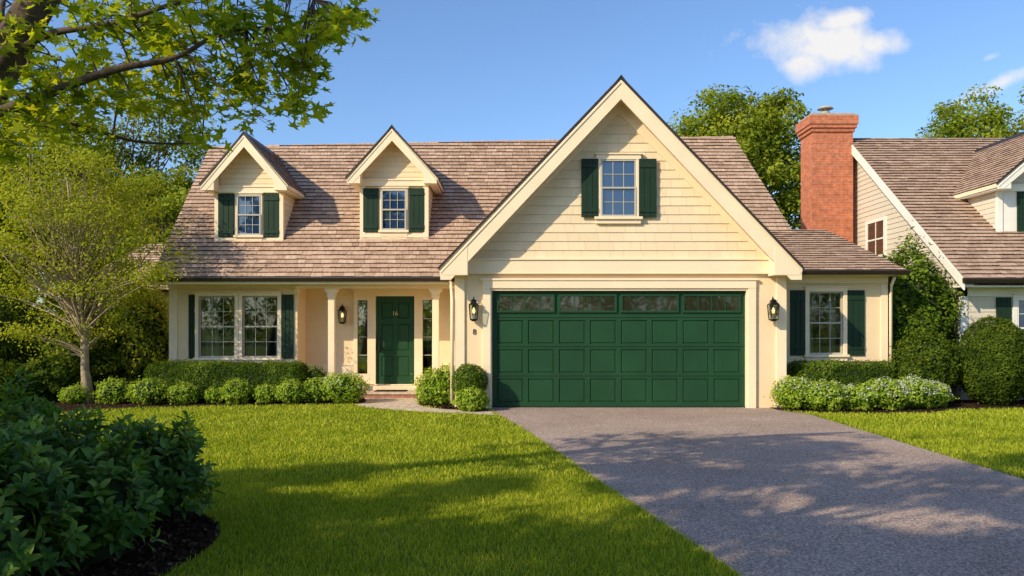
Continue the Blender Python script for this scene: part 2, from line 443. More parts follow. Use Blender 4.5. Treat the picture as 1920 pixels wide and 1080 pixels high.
# --- main roof (front slope)
L0, L1 = 4.735, 5.19
def span_main(v):
    a = 0.0
    if v > L0: a = (v-L0)/(L1-L0)*(XRr-XL)
    b = (XRe-XL)+(XRr-XRe)*v/L1
    return (a, max(a, b))
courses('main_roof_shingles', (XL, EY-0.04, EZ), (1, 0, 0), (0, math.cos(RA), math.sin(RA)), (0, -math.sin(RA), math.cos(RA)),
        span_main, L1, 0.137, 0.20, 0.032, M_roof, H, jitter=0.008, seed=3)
yl, zl = EY+L0*math.cos(RA), EZ+L0*math.sin(RA)
yr, zr = EY+L1*math.cos(RA), EZ+L1*math.sin(RA)
dk = MB()
t = 0.10
dk.add([(XL, EY, EZ-0.01), (XRe, EY, EZ-0.01), (XRr, yr, zr-0.01), (XL, yl, zl-0.01),
        (XL, EY+0.02, EZ-t), (XRe, EY+0.02, EZ-t), (XRr, yr, zr-t-0.03), (XL, yl, zl-t-0.03)],
       [(0, 1, 2, 3), (7, 6, 5, 4), (0, 4, 5, 1), (1, 5, 6, 2), (2, 6, 7, 3), (3, 7, 4, 0)])
dk.add([(XL, yl, zl-0.01), (XRr, yr, zr-0.01), (XRe, 24, EZ), (XL, 24, EZ)], [(0, 1, 2, 3)])
dk.build('main_roof_deck', M_dark, H)
rc = MB()
for k in range(46):
    a = k/46; b = (k+1)/46
    P0 = Vector((XL, yl, zl)).lerp(Vector((XRr, yr, zr)), a); P1 = Vector((XL, yl, zl)).lerp(Vector((XRr, yr, zr)), b)
    h = 0.045 if k % 2 else 0.038
    rc.add([(P0.x, P0.y-0.12, P0.z-0.085), (P1.x, P1.y-0.12, P1.z-0.085), (P1.x, P1.y, P1.z+h), (P0.x, P0.y, P0.z+h), (P1.x, P1.y+0.12, P1.z-0.085), (P0.x, P0.y+0.12, P0.z-0.085)],
           [(0, 1, 2, 3), (3, 2, 4, 5)], 0.4+0.3*(k % 3)/2)
rc.build('ridge_cap', M_roof, H, recalc=False)
# left rake board + side gable wall
tr = MB()
tr.prism([(EY, EZ-0.16), (EY, EZ-0.02), (yl, zl-0.02), (24, EZ-0.02), (24, EZ-0.16), (yl, zl-0.2)], 'x', XL-0.03, XL+0.02)
tr.build('left_rake_board', M_trim, H)
w = MB()
w.prism([(17.35, 0), (17.35, 2.55), (17.35, EZ+0.4), (yl, zl-0.2), (23.6, 2.7), (23.6, 0)], 'x', -7.57, -7.42)
w.prism([(18.0, 0), (18.0, 3.4), (yr, zr-0.35), (23.6, 2.7), (23.6, 0)], 'x', 5.45, 5.6)
w.box(-7.57, 5.6, 23.5, 23.65, 0, 2.7)
# left window wall with openings
WL = (-6.95, -6.14, 0.87, 2.24); WR = (-5.98, -5.19, 0.87, 2.24)
wall_y(w, -7.42, -4.76, 0, 2.62, 17.30, 17.45, [WL, WR])
w.box(-7.57, -7.42, 17.30, 17.35, 0, 2.62)
w.box(-4.90, -4.76, 17.45, 18.0, 0, 2.62)
# porch wall with openings (side lights and door)
DOOR = (-3.14, -2.25, 0.23, 2.26); SLA = (-3.56, -3.33, 0.47, 2.17); SLB = (-2.06, -1.84, 0.47, 2.17)
wall_y(w, -4.76, -0.9, 0, 2.62, 18.0, 18.15, [DOOR, SLA, SLB])
w.build('main_walls', M_wall, H)
it = MB()
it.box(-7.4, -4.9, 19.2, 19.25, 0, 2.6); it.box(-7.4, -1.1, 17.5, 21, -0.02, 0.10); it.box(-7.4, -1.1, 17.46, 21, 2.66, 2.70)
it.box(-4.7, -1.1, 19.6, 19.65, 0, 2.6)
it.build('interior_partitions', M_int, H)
cu = MB()
for (a, b) in ((-6.93, -6.62), (-6.30, -6.16), (-5.96, -5.85), (-5.36, -5.20)):
    n = 14
    for k in range(n):
        u0 = a+(b-a)*k/n; u1 = a+(b-a)*(k+1)/n
        y0 = 17.62+0.02*math.sin(k*1.9); y1 = 17.62+0.02*math.sin((k+1)*1.9)
        cu.add([(u0, y0, 0.8), (u1, y1, 0.8), (u1, y1, 2.3), (u0, y0, 2.3)], [(0, 1, 2, 3)])
cu.build('curtains', M_curt, H)
window(H, 'front_window_a', *WL[:2], WL[2], WL[3], 17.30, 0.035, 0.06, 3, 2, casing=0.075)
window(H, 'front_window_b', *WR[:2], WR[2], WR[3], 17.30, 0.038, 0.06, 3, 2, casing=0.078)
shutter(H, 'front_shutter_r', -5.105, -4.84, 0.85, 2.27, 17.30-0.003)
shutter(H, 'front_shutter_l', -7.17, -7.035, 0.85, 2.27, 17.30-0.003)
# trim of the left wall
tm = MB()
tm.box(-7.60, -7.42, 17.265, 17.34, 0, 2.42)
tm.box(-4.84, -4.735, 17.268, 17.44, 0.0, 0.80)
tm.box(-4.83, -4.735, 17.268, 17.44, 2.3, 2.42)
tm.box(-7.63, -4.72, 17.255, 17.42, 2.42, 2.60)
tm.box(-7.60, -4.735, 17.262, 17.33, 0.30, 0.36)
# porch beam, soffit
tm.box(-4.72, -1.10, 17.0, 17.20, 2.40, 2.575)
tm.box(-4.72, -1.12, 16.985, 17.215, 2.50, 2.54)
tm.box(-7.68, -1.12, 16.74, 18.05, 2.578, 2.60)
# fascia
tm.box(-7.69, -1.30, 16.70, 16.735, 2.47, 2.598)
tm.build('wall_trim', M_trim, H, bevel=0.004)
# porch wall: door surround
ds = MB(); y = 18.0
for a, b in ((-3.27, -3.14), (-2.25, -2.12), (-3.65, -3.56), (-3.33, -3.27), (-2.12, -2.06), (-1.84, -1.75)):
    ds.box(a, b, y-0.05, y+0.02, 0.23, 2.26)
ds.box(-3.65, -1.75, y-0.06, y+0.02, 2.26, 2.40); ds.box(-3.70, -1.70, y-0.10, y+0.02, 2.40, 2.44)
ds.box(-3.56, -3.33, y-0.045, y+0.03, 0.23, 0.47); ds.box(-2.06, -1.84, y-0.045, y+0.03, 0.23, 0.47)
ds.box(-3.56, -3.33, y-0.045, y+0.03, 2.17, 2.26); ds.box(-2.06, -1.84, y-0.045, y+0.03, 2.17, 2.26)
ds.box(-4.73, -3.66, y-0.03, y+0.01, 0.12, 0.66); ds.box(-1.74, -1.1, y-0.03, y+0.01, 0.12, 0.66)
ds.box(-4.73, -3.66, y-0.045, y+0.01, 0.66, 0.70); ds.box(-1.74, -1.1, y-0.045, y+0.01, 0.66, 0.70)
ds.build('door_surround', M_trim, H, bevel=0.004)
gl = MB(); gl.box(-3.55, -3.34, y+0.01, y+0.014, 0.48, 2.16); gl.box(-2.05, -1.85, y+0.01, y+0.014, 0.48, 2.16)
gl.build('sidelight_glass', glass_mat('sidelight_glass', (0.7, 0.75, 0.7), 0.22), H)
mu = MB()
for a, b in ((-3.55, -3.34), (-2.05, -1.85)):
    for zz in (0.9, 1.32, 1.74): mu.box(a, b, y-0.006, y+0.008, zz-0.007, zz+0.007)
mu.build('sidelight_muntins', M_sash, H)
cu = MB()
for a, b in ((-3.52, -3.40), (-2.0, -1.9)): cu.box(a, b, 18.3, 18.31, 0.5, 2.15)
cu.build('sidelight_curtains', M_curt, H)
# front door (six panels)
xs = [-3.14, -3.02, -2.745, -2.645, -2.37, -2.25]
zs = [0.23, 0.40, 0.88, 1.00, 1.62, 1.74, 2.12, 2.26]
panel_sheet('front_door', xs, zs, {(i, j) for i in (1, 3) for j in (1, 3, 5)}, y+0.01, M_green, H, 0.02, 0.02)
kn = MB(); kn.tube([(-3.06, y-0.0, 1.12), (-3.06, y-0.05, 1.12)], [0.022, 0.03], 10)
kn.box(-3.085, -3.04, y-0.02, y+0.008, 0.98, 1.30); kn.tube([(-3.062, y-0.05, 1.12), (-3.062, y-0.065, 1.0)], [0.012, 0.012], 8)
kn.build('door_handle', M_black, H)
def text(body, name, loc, size, mat, parent):
    c = bpy.data.curves.new(name, 'FONT'); c.body = body; c.size = size; c.extrude = 0.004; c.align_x = 'CENTER'; c.align_y = 'CENTER'
    c.materials.append(mat)
    o = bpy.data.objects.new(name, c); o.location = loc; o.rotation_euler = (math.pi/2, 0, 0)
    COL.objects.link(o)
    if parent:
        o.parent = parent; o.matrix_parent_inverse = Matrix.Translation(parent.location).inverted()
    return o
text('16', 'door_number', (-2.70, y-0.002, 1.86), 0.14, M_gold, H)
text('8', 'house_number', (-0.72, 14.992, 1.46), 0.15, M_black, H)
# brick porch and threshold
pf = MB(); pf.box(-4.70, -1.12, 16.98, 18.0, 0, 0.085); pf.build('brick_porch', M_brick2, H, bevel=0.006)
pf = MB(); pf.box(-4.72, -1.10, 16.955, 18.0, 0.085, 0.12); pf.build('porch_slab', M_path, H, bevel=0.006)
th = MB(); th.box(-3.30, -2.10, 17.62, 17.96, 0.12, 0.215); th.box(-3.16, -2.23, 17.9, 18.05, 0.215, 0.232); th.build('threshold', M_trim, H, bevel=0.006)
dm = MB(); dm.box(-3.05, -2.35, 17.25, 17.6, 0.12, 0.135); dm.build('door_mat', M_mulch, H)
# porch columns
for i, cx in enumerate((-3.95, -1.67)):
    c = MB()
    c.box(cx-0.105, cx+0.105, 16.995, 17.205, 0.12, 0.30)
    c.box(cx-0.07, cx+0.07, 17.03, 17.17, 0.30, 2.22)
    c.box(cx-0.09, cx+0.09, 17.01, 17.19, 2.20, 2.24)
    c.prism([(cx-0.075, 2.24), (cx+0.075, 2.24), (cx+0.085, 2.29), (cx+0.14, 2.36), (cx+0.14, 2.40), (cx-0.14, 2.40), (cx-0.14, 2.36), (cx-0.085, 2.29)], 'y', 16.99, 17.21)
    c.build('porch_column_%d' % (i+1), M_trim, H, bevel=0.006)
# gutters
def gutter(name, x0, x1, y, z, parent):
    m = MB(); m.prism([(y, z), (y-0.10, z+0.005), (y-0.115, z-0.03), (y-0.075, z-0.10), (y, z-0.10)], 'x', x0, x1)
    return m.build(name, M_dark, parent, bevel=0.004)
gutter('main_gutter', XL-0.05, -1.36, 16.70, 2.625, H)

# --- garage wing
GX0, GX1, GY = -1.08, 5.25, 15.0
AX, EXL, EXR, AZ, EVZ = 2.04, -1.36, 5.44, 6.22, 2.66
gs = (AZ-EVZ)/(AX-EXL)
g = MB()
D = (-0.39, 4.51, -0.1, 2.256)
wall_y(g, GX0, GX1, -0.1, 2.60, GY, GY+0.16, [D])
g.box(GX0, GX0+0.15, GY+0.16, 23.5, 0, 2.6)
g.box(GX1-0.15, GX1, GY+0.16, 23.5, 0, 2.6)
g.prism([(GX0, 2.60), (GX1, 2.60), (GX1, EVZ+gs*(EXR-GX1)-0.12), (AX, AZ-0.14), (GX0, EVZ+gs*(GX0-EXL)-0.12)], 'y', GY+0.002, GY+0.16)
g.build('garage_walls', M_wall, H)
# gable shingle siding
def span_g(v):
    z = 2.86+v
    h = (AZ-0.12-z)/gs
    h = max(h, 0)
    return (max(AX-h, -0.85)-GX0, min(AX+h, 4.93)-GX0)
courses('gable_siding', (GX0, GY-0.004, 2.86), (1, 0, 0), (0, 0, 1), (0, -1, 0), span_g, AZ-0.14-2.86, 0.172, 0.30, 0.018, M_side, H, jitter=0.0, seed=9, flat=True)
# roof deck chevron
def chevron_roof(prefix, cx, hw, ze, za, y0, parent, yb_fn, row, mat, seed):
    s = (za-ze)/hw; a = math.atan(s); Ls = hw/math.cos(a)
    # deck as two clipped slabs
    m = MB()
    for sg in (-1, 1):
        e0 = (cx+sg*hw, y0, ze); e1 = (cx+sg*hw, max(yb_fn(ze), y0+0.05), ze); r0 = (cx, y0, za); r1 = (cx, yb_fn(za), za)
        d = 0.09
        m.add([e0, e1, r1, r0] + [(p[0], p[1], p[2]-d) for p in (e0, e1, r1, r0)],
              [(0, 1, 2, 3), (7, 6, 5, 4), (0, 4, 5, 1), (1, 5, 6, 2), (2, 6, 7, 3), (3, 7, 4, 0)])
    m.build(prefix+'_roof_deck', M_trim, parent)
    for sg, nm in ((-1, 'left'), (1, 'right')):
        courses(prefix+'_roof_shingles_'+nm, (cx+sg*hw, y0-0.03, ze+0.004), (0, 1, 0), (-sg*math.cos(a), 0, math.sin(a)), (sg*math.sin(a), 0, math.cos(a)),
                lambda v: (0, max(0.05, yb_fn(ze+v*math.sin(a))-y0+0.03)), Ls, row, 0.17, 0.026, mat, parent, jitter=0.01, seed=seed+sg)
    # dark drip edge along the rakes + ridge cap
    e = MB()
    e.prism([(cx-hw-0.02, ze-0.035), (cx-hw-0.03, ze+0.01), (cx, za+0.035), (cx+hw+0.03, ze+0.01), (cx+hw+0.02, ze-0.035), (cx, za-0.025)], 'y', y0-0.036, y0-0.005)
    yb = yb_fn(za)
    e.prism([(cx-0.11, za-0.11*s+0.03), (cx, za+0.055), (cx+0.11, za-0.11*s+0.03), (cx, za+0.02)], 'y', y0-0.045, yb)
    e.build(prefix+'_drip_edge', M_dark, parent)
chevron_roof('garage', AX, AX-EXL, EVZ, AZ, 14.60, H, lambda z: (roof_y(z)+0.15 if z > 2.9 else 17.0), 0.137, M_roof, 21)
rb = MB()
hw = AX-EXL
o = 0.035
rb.prism([(AX-hw+0.02, EVZ-o-0.02), (AX, AZ-o), (AX+hw-0.02, EVZ-o-0.02), (AX+hw-0.02, EVZ-0.22), (AX+hw-0.22, EVZ-0.22+0.0), (AX, AZ-0.40), (AX-hw+0.22, EVZ-0.22), (AX-hw+0.02, EVZ-0.22)], 'y', 14.572, 14.622)
# bed mould on the rake
rb.prism([(AX-hw+0.03, EVZ-o-0.02), (AX, AZ-o-0.01), (AX+hw-0.03, EVZ-o-0.02), (AX+hw-0.03, EVZ-0.10), (AX, AZ-0.10), (AX-hw+0.03, EVZ-0.10)], 'y', 14.556, 14.574)
for sg in (-1, 1):
    def X(d): return AX+sg*(hw-d)
    rb.prism([(X(0.05), EVZ-0.13), (X(0.53), EVZ-0.13), (X(0.53), EVZ+gs*0.53-0.08), (X(0.05), EVZ+gs*0.05-0.10)], 'y', 14.566, 14.99)
rb.build('garage_rake_boards', M_trim, H, bevel=0.004)
fr = MB()
# inner frieze along rake on wall
fr.prism([(AX-hw+0.5, EVZ+gs*0.5-0.10), (AX, AZ-0.12), (AX+hw-0.5, EVZ+gs*0.5-0.10), (AX+hw-0.5, EVZ+gs*0.5-0.40), (AX, AZ-0.56), (AX-hw+0.5, EVZ+gs*0.5-0.40)], 'y', 14.955, 14.999)
fr.box(-0.86, 4.94, 14.93, 14.999, 2.60, 2.84); fr.box(-0.86, 4.94, 14.905, 14.998, 2.84, 2.875); fr.box(-0.86, 4.94, 14.915, 14.998, 2.575, 2.60)
# corner boards
fr.box(GX0-0.02, GX0+0.17, 14.962, 15.15, 0, 2.55); fr.box(GX1-0.17, GX1+0.02, 14.962, 15.15, 0, 2.55)
# door casing
fr.box(-0.56, -0.41, 14.94, 15.05, 0, 2.30); fr.box(4.53, 4.68, 14.94, 15.05, 0, 2.30)
fr.box(-0.56, 4.68, 14.935, 15.05, 2.30, 2.45); fr.box(-0.60, 4.72, 14.915, 15.05, 2.45, 2.49)
fr.box(-0.41, -0.385, 14.97, 15.15, 0, 2.27); fr.box(4.505, 4.53, 14.97, 15.15, 0, 2.27); fr.box(-0.41, 4.53, 14.968, 15.15, 2.255, 2.30)
fr.build('garage_trim', M_trim, H, bevel=0.004)
# garage door
dx0, dx1 = -0.385, 4.505
W8 = (dx1-dx0-0.10)/8
xs = [dx0]
for i in range(8):
    a = dx0+0.05+i*W8
    xs += [a+0.045, a+W8-0.045]
xs.append(dx1)
zs = [0.0, 0.10, 0.56, 0.665, 1.125, 1.23, 1.69, 2.255]
panel_sheet('garage_door', xs, zs, {(2*i+1, j) for i in range(8) for j in (1, 3, 5)}, 15.075, M_green, H, 0.012, 0.022)
gd = MB()
for z in (0.612, 1.178, 1.74): gd.box(dx0, dx1, 15.069, 15.076, z-0.004, z+0.004)
gd.build('section_joints', M_black, H)
gw = MB(); gf = MB(); gm = MB()
for i in range(4):
    a = dx0+0.05+i*2*W8+0.075; b = dx0+0.05+(i+1)*2*W8-0.075
    z0, z1 = 1.875, 2.15
    gw.box(a, b, 15.058, 15.066, z0, z1)
    gf.box(a-0.04, b+0.04, 15.04, 15.074, z1, z1+0.04); gf.box(a-0.04, b+0.04, 15.04, 15.074, z0-0.04, z0)
    gf.box(a-0.04, a, 15.04, 15.074, z0, z1); gf.box(b, b+0.04, 15.04, 15.074, z0, z1)
    for k in range(1, 4): 
        xx = a+(b-a)*k/4; gm.box(xx-0.008, xx+0.008, 15.046, 15.057, z0, z1)
gw.build('garage_door_glass', M_gglass, H); gf.build('garage_window_frames', M_green, H, bevel=0.004); gm.build('garage_window_muntins', M_green, H)
sl = MB(); sl.box(dx0, dx1, 15.05, 15.08, -0.02, 0.018); sl.build('door_seal', M_black, H)
# attic window
window(H, 'attic_window', 1.70, 2.38, 3.67, 4.77, 14.975, 0.045, -0.005, 3, 2, glass=M_dglass, casing=0.09)
shutter(H, 'attic_shutter_l', 1.325, 1.655, 3.66, 4.78, 14.945)
shutter(H, 'attic_shutter_r', 2.425, 2.77, 3.66, 4.78, 14.945)
# downspouts
dsp = MB()
dsp.tube([(-1.30, 16.6, 2.52), (-1.25, 16.3, 2.42), (-1.19, 15.3, 2.38), (-1.16, 14.98, 2.28), (-1.15, 14.96, 2.1), (-1.15, 14.96, 0.1)], [0.035]*6, 8)
dsp.tube([(7.72, 15.72, 2.56), (7.74, 15.9, 2.42), (7.74, 15.93, 2.2), (7.74, 15.93, 0.1)], [0.033]*4, 8)
dsp.build('downspouts', M_trim, H, smooth=True)

# --- right wing
RY = 16.0
w = MB()
RW = (6.09, 6.79, 0.99, 2.28)
wall_y(w, 5.25, 7.68, 0, 2.60, RY, RY+0.15, [RW])
w.box(7.53, 7.68, RY+0.15, 21, 0, 2.6); w.box(5.25, 7.68, 21, 21.1, 0, 2.6)
w.build('wing_walls', M_wall, H)
window(H, 'wing_window', *RW, RY, 0.035, 0.06, 3, 2, casing=0.08)
shutter(H, 'wing_shutter_l', 5.70, 6.005, 0.97, 2.31, RY-0.003); shutter(H, 'wing_shutter_r', 6.875, 7.23, 0.97, 2.31, RY-0.003)
cu = MB()
for (a, b) in ((6.10, 6.30), (6.60, 6.78)):
    for k in range(14):
        u0 = a+(b-a)*k/14; u1 = a+(b-a)*(k+1)/14
        y0 = 16.3+0.02*math.sin(k*1.9); y1 = 16.3+0.02*math.sin((k+1)*1.9)
        cu.add([(u0, y0, 0.9), (u1, y1, 0.9), (u1, y1, 2.3), (u0, y0, 2.3)], [(0, 1, 2, 3)])
cu.build('wing_curtains', M_curt, H)
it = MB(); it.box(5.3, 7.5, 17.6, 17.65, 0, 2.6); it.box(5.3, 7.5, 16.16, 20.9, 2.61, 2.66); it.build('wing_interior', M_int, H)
tm = MB()
tm.box(7.56, 7.70, 15.965, 16.1, 0, 2.45); tm.box(5.27, 7.70, 15.955, 16.1, 2.45, 2.62)
tm.box(5.27, 7.56, 15.962, 16.05, 0.70, 0.76); tm.box(5.27, 7.56, 15.975, 16.05, 0.0, 0.70)
tm.box(5.27, 7.86, 15.64, 16.06, 2.60, 2.625)
tm.box(7.70, 7.86, 16.06, 21, 2.60, 2.625)
tm.build('wing_trim', M_trim, H, bevel=0.004)
ws = (3.78-2.70)/(17.8-15.6); wa = math.atan(ws); WLn = 2.2/math.cos(wa)
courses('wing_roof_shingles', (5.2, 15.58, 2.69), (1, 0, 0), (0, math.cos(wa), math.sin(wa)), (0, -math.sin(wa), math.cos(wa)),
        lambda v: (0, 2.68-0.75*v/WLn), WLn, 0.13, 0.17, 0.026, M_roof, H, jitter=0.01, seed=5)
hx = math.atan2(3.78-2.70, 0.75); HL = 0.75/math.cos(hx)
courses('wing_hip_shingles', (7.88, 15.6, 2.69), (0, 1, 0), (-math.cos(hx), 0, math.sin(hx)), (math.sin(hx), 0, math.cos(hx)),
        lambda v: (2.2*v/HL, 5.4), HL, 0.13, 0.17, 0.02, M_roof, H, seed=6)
dk = MB()
dk.add([(5.2, 15.62, 2.66), (7.86, 15.62, 2.66), (7.11, 17.8, 3.74), (5.2, 17.8, 3.74), (7.86, 21, 2.66), (7.11, 21, 3.74), (5.2, 21, 3.74)], [(0, 1, 2, 3), (1, 4, 5, 2), (3, 2, 5, 6)])
dk.build('wing_roof_deck', M_dark, H)
gutter('wing_gutter', 5.28, 7.93, 15.62, 2.70, H)

# --- dormers
def dormer(prefix, parent, cx, hwall, hroof, yf, yo, zb, ze, za, win, shut, fn, roofm, wallm=None, trimm=None, sidingm=None, vth=0.22):
    wallm = wallm or M_wall; trimm = trimm or M_trim; sidingm = sidingm or M_side
    s = (za-ze)/hroof
    zw = ze+s*(hroof-hwall)-0.10
    yb = max(fn(za), yf+1)
    b = MB()
    b.prism([(cx-hwall, zb-0.25), (cx+hwall, zb-0.25), (cx+hwall, zw), (cx, za-0.12), (cx-hwall, zw)], 'y', yf+0.001, yb-0.3)
    b.build(prefix+'_body', wallm, parent)
    for sg in (-1, 1):
        courses(prefix+'_cheek_siding%d' % sg, (cx+sg*(hwall+0.002), yf+0.06, zb-0.1), (0, 1, 0), (0, 0, 1), (sg, 0, 0), lambda v: (0, fn(zb-0.1+v)-yf+0.1), zw-zb+0.1, 0.12, None, 0.014, sidingm, parent, seed=4)
    courses(prefix+'_gable_siding', (cx-hwall, yf-0.002, ze-0.04), (1, 0, 0), (0, 0, 1), (0, -1, 0),
            lambda v: ((lambda h: (hwall-h, hwall+h))(max(0, min(hwall, (za-0.14-(ze-0.04+v))/s)))), za-0.16-ze+0.04, 0.115, None, 0.014, sidingm, parent, seed=4)
    t = MB()
    t.box(cx-hwall-0.02, cx-hwall+0.10, yf-0.03, yf+0.06, zb-0.12, ze-0.13)
    t.box(cx+hwall-0.10, cx+hwall+0.02, yf-0.03, yf+0.06, zb-0.12, ze-0.13)
    t.box(cx-hwall+0.10, cx+hwall-0.10, yf-0.026, yf+0.03, zb-0.12, zb+0.08)
    t.box(cx-hwall-0.03, cx+hwall+0.03, yf-0.05, yf+0.03, ze-0.13, ze-0.01)
    t.box(cx-hwall-0.04, cx+hwall+0.04, yf-0.07, yf+0.03, ze-0.01, ze+0.02)
    hw = hroof
    t.prism([(cx-hw+0.015, ze-0.05), (cx, za-0.035), (cx+hw-0.015, ze-0.05), (cx+hw-0.015, ze-0.13), (cx+hw-0.13, ze-0.13), (cx, za-0.03-vth), (cx-hw+0.13, ze-0.13), (cx-hw+0.015, ze-0.13)], 'y', yo-0.028, yo+0.015)
    t.prism([(cx-hw+0.02, ze-0.05), (cx, za-0.04), (cx+hw-0.02, ze-0.05), (cx+hw-0.02, ze-0.09), (cx, za-0.09), (cx-hw+0.02, ze-0.09)], 'y', yo-0.040, yo-0.026)
    for sg in (-1, 1):
        def X(d): return cx+sg*(hw-d)
        t.prism([(X(0.03), ze-0.125), (X(0.30), ze-0.125), (X(0.30), ze+s*0.30-0.10), (X(0.03), ze+s*0.03-0.09)], 'y', yo-0.022, yf-0.052)
        t.box(min(X(0.03), X(0.20)), max(X(0.03), X(0.20)), yf-0.05, fn(ze), ze-0.12, ze-0.08)
    t.build(prefix+'_trim', trimm, parent, bevel=0.003)
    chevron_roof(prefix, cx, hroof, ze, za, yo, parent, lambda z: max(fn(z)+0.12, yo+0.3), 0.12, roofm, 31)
    if win:
        window(parent, prefix+'_window', *win, yf-0.005, 0.028, 0.0, 3, 2, glass=M_dglass, casing=0.03)
    for i, sh in enumerate(shut):
        shutter(parent, prefix+'_shutter_%d' % i, *sh, yf-0.008)
dormer('dormer_a', H, -5.88, 0.75, 0.96, 17.45, 17.12, 3.46, 4.68, 5.80, (-6.15, -5.61, 3.60, 4.50), [(-6.57, -6.21, 3.56, 4.53), (-5.55, -5.20, 3.56, 4.53)], roof_y, M_roof, vth=0.27)
dormer('dormer_b', H, -2.64, 0.75, 1.00, 17.50, 17.17, 3.57, 4.84, 5.95, (-2.93, -2.37, 3.72, 4.63), [(-3.34, -2.99, 3.68, 4.66), (-2.31, -1.96, 3.68, 4.66)], roof_y, M_roof, vth=0.27)

# --- low side wing behind on the left
w = MB(); w.box(-11.2, -7.6, 20.2, 24, 0, 2.5); w.build('side_wing_walls', M_wall, H)
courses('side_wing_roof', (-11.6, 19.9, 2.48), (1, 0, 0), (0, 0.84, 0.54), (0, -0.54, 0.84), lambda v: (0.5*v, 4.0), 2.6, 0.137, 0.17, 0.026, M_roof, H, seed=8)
d = MB(); d.add([(-11.6, 19.92, 2.44), (-7.6, 19.92, 2.44), (-7.6, 22.1, 3.84), (-10.4, 22.1, 3.84), (-7.6, 24.3, 2.44), (-11.6, 24.3, 2.44)], [(0, 1, 2, 3), (3, 2, 4, 5), (0, 3, 5)])
d.build('side_wing_deck', M_dark, H)

# ------------------------------------------------------------------ wall lanterns
def lantern(x, y, zc, s=1.0):
    L = empty('wall_lantern', (x, y, zc))
    m = MB()
    m.box(x-0.04*s, x+0.04*s, y-0.015, y-0.001, zc-0.10*s, zc+0.12*s)
    m.tube([(x, y-0.01, zc+0.06*s), (x, y-0.05*s, zc+0.16*s), (x, y-0.10*s, zc+0.235*s), (x, y-0.13*s, zc+0.20*s)], [0.009*s]*4, 6)
    yc = y-0.13*s
    def sq(h0, z0, h1, z1):
        vs = [(x-h0, yc-h0, z0), (x+h0, yc-h0, z0), (x+h0, yc+h0, z0), (x-h0, yc+h0, z0), (x-h1, yc-h1, z1), (x+h1, yc-h1, z1), (x+h1, yc+h1, z1), (x-h1, yc+h1, z1)]
        m.add(vs, [(0, 3, 2, 1), (4, 5, 6, 7), (0, 1, 5, 4), (1, 2, 6, 5), (2, 3, 7, 6), (3, 0, 4, 7)])
    sq(0.095*s, zc+0.085*s, 0.055*s, zc+0.125*s); sq(0.055*s, zc+0.125*s, 0.045*s, zc+0.16*s); sq(0.06*s, zc+0.16*s, 0.012*s, zc+0.20*s)
    sq(0.065*s, zc-0.20*s, 0.07*s, zc-0.175*s); sq(0.03*s, zc-0.22*s, 0.05*s, zc-0.20*s)
    for a in (-1, 1):
        for b in (-1, 1):
            m.tube([(x+a*0.064*s, yc+b*0.064*s, zc-0.18*s), (x+a*0.084*s, yc+b*0.084*s, zc+0.09*s)], [0.008*s]*2, 5)
    m.build('frame', M_black, L)
    c = MB(); c.tube([(x, yc, zc-0.17*s), (x, yc, zc-0.06*s)], [0.018*s]*2, 8); c.build('candle_sleeve', M_trim, L)
    c = MB(); c.tube([(x, yc, zc-0.07*s), (x, yc, zc-0.02*s), (x, yc, zc+0.04*s)], [0.018*s, 0.03*s, 0.006*s], 8); c.build('bulb', M_amber, L, smooth=True)
    g = MB()
    for a, b in (((-1, -1), (1, -1)), ((1, -1), (1, 1)), ((1, 1), (-1, 1)), ((-1, 1), (-1, -1))):
        g.add([(x+a[0]*0.06*s, yc+a[1]*0.06*s, zc-0.175*s), (x+b[0]*0.06*s, yc+b[1]*0.06*s, zc-0.175*s), (x+b[0]*0.08*s, yc+b[1]*0.08*s, zc+0.085*s), (x+a[0]*0.08*s, yc+a[1]*0.08*s, zc+0.085*s)], [(0, 1, 2, 3)])
    g.build('glass', M_glass, L)
lantern(-0.73, 14.998, 1.89, 1.02); lantern(4.97, 14.96, 1.89, 1.02); lantern(-3.89, 17.998, 1.84, 1.0)

# ================================================================== NEIGHBOUR HOUSE
NB = empty('neighbor_house', (14, 20, 0))
nx = 9.50; ns = 0.754; na = math.atan(ns); nz = 2.55; ny = 16.0
def nroof_y(z): return ny+(z-nz)/ns
ridge_y, ridge_z = 21.6, nz+ns*5.6
b = MB()
b.prism([(16.5, 0), (16.5, 2.75), (ridge_y, ridge_z-0.15), (26.7, 2.75), (26.7, 0)], 'x', nx+0.002, nx+0.15)
wall_y(b, nx+0.15, 20, 0, 2.6, 16.5, 16.65, [])
b.build('walls', M_white, NB)
courses('gable_clapboards', (nx, 16.5, 0), (0, 1, 0), (0, 0, 1), (-1, 0, 0),
        lambda v: ((0, 10.2) if v < 2.7 else (max(0, nroof_y(v+0.12)-16.5), 10.2-max(0, nroof_y(v+0.12)-16.5))), ridge_z-0.2, 0.125, None, 0.016, M_grey, NB)
courses('front_clapboards', (nx, 16.498, 0), (1, 0, 0), (0, 0, 1), (0, -1, 0), lambda v: (0, 10.5), 2.5, 0.125, None, 0.016, M_grey, NB)
NL = 5.6/math.cos(na)
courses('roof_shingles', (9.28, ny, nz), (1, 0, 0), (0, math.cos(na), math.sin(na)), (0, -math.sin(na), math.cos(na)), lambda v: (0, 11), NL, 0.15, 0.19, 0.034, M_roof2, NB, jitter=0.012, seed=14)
d = MB(); d.add([(9.30, ny+0.02, nz-0.02), (20.3, ny+0.02, nz-0.02), (20.3, ridge_y, ridge_z-0.02), (9.30, ridge_y, ridge_z-0.02), (20.3, 27.2, nz-0.02), (9.30, 27.2, nz-0.02)], [(0, 1, 2, 3), (3, 2, 4, 5)])
d.build('roof_deck', M_dark, NB)
t = MB()
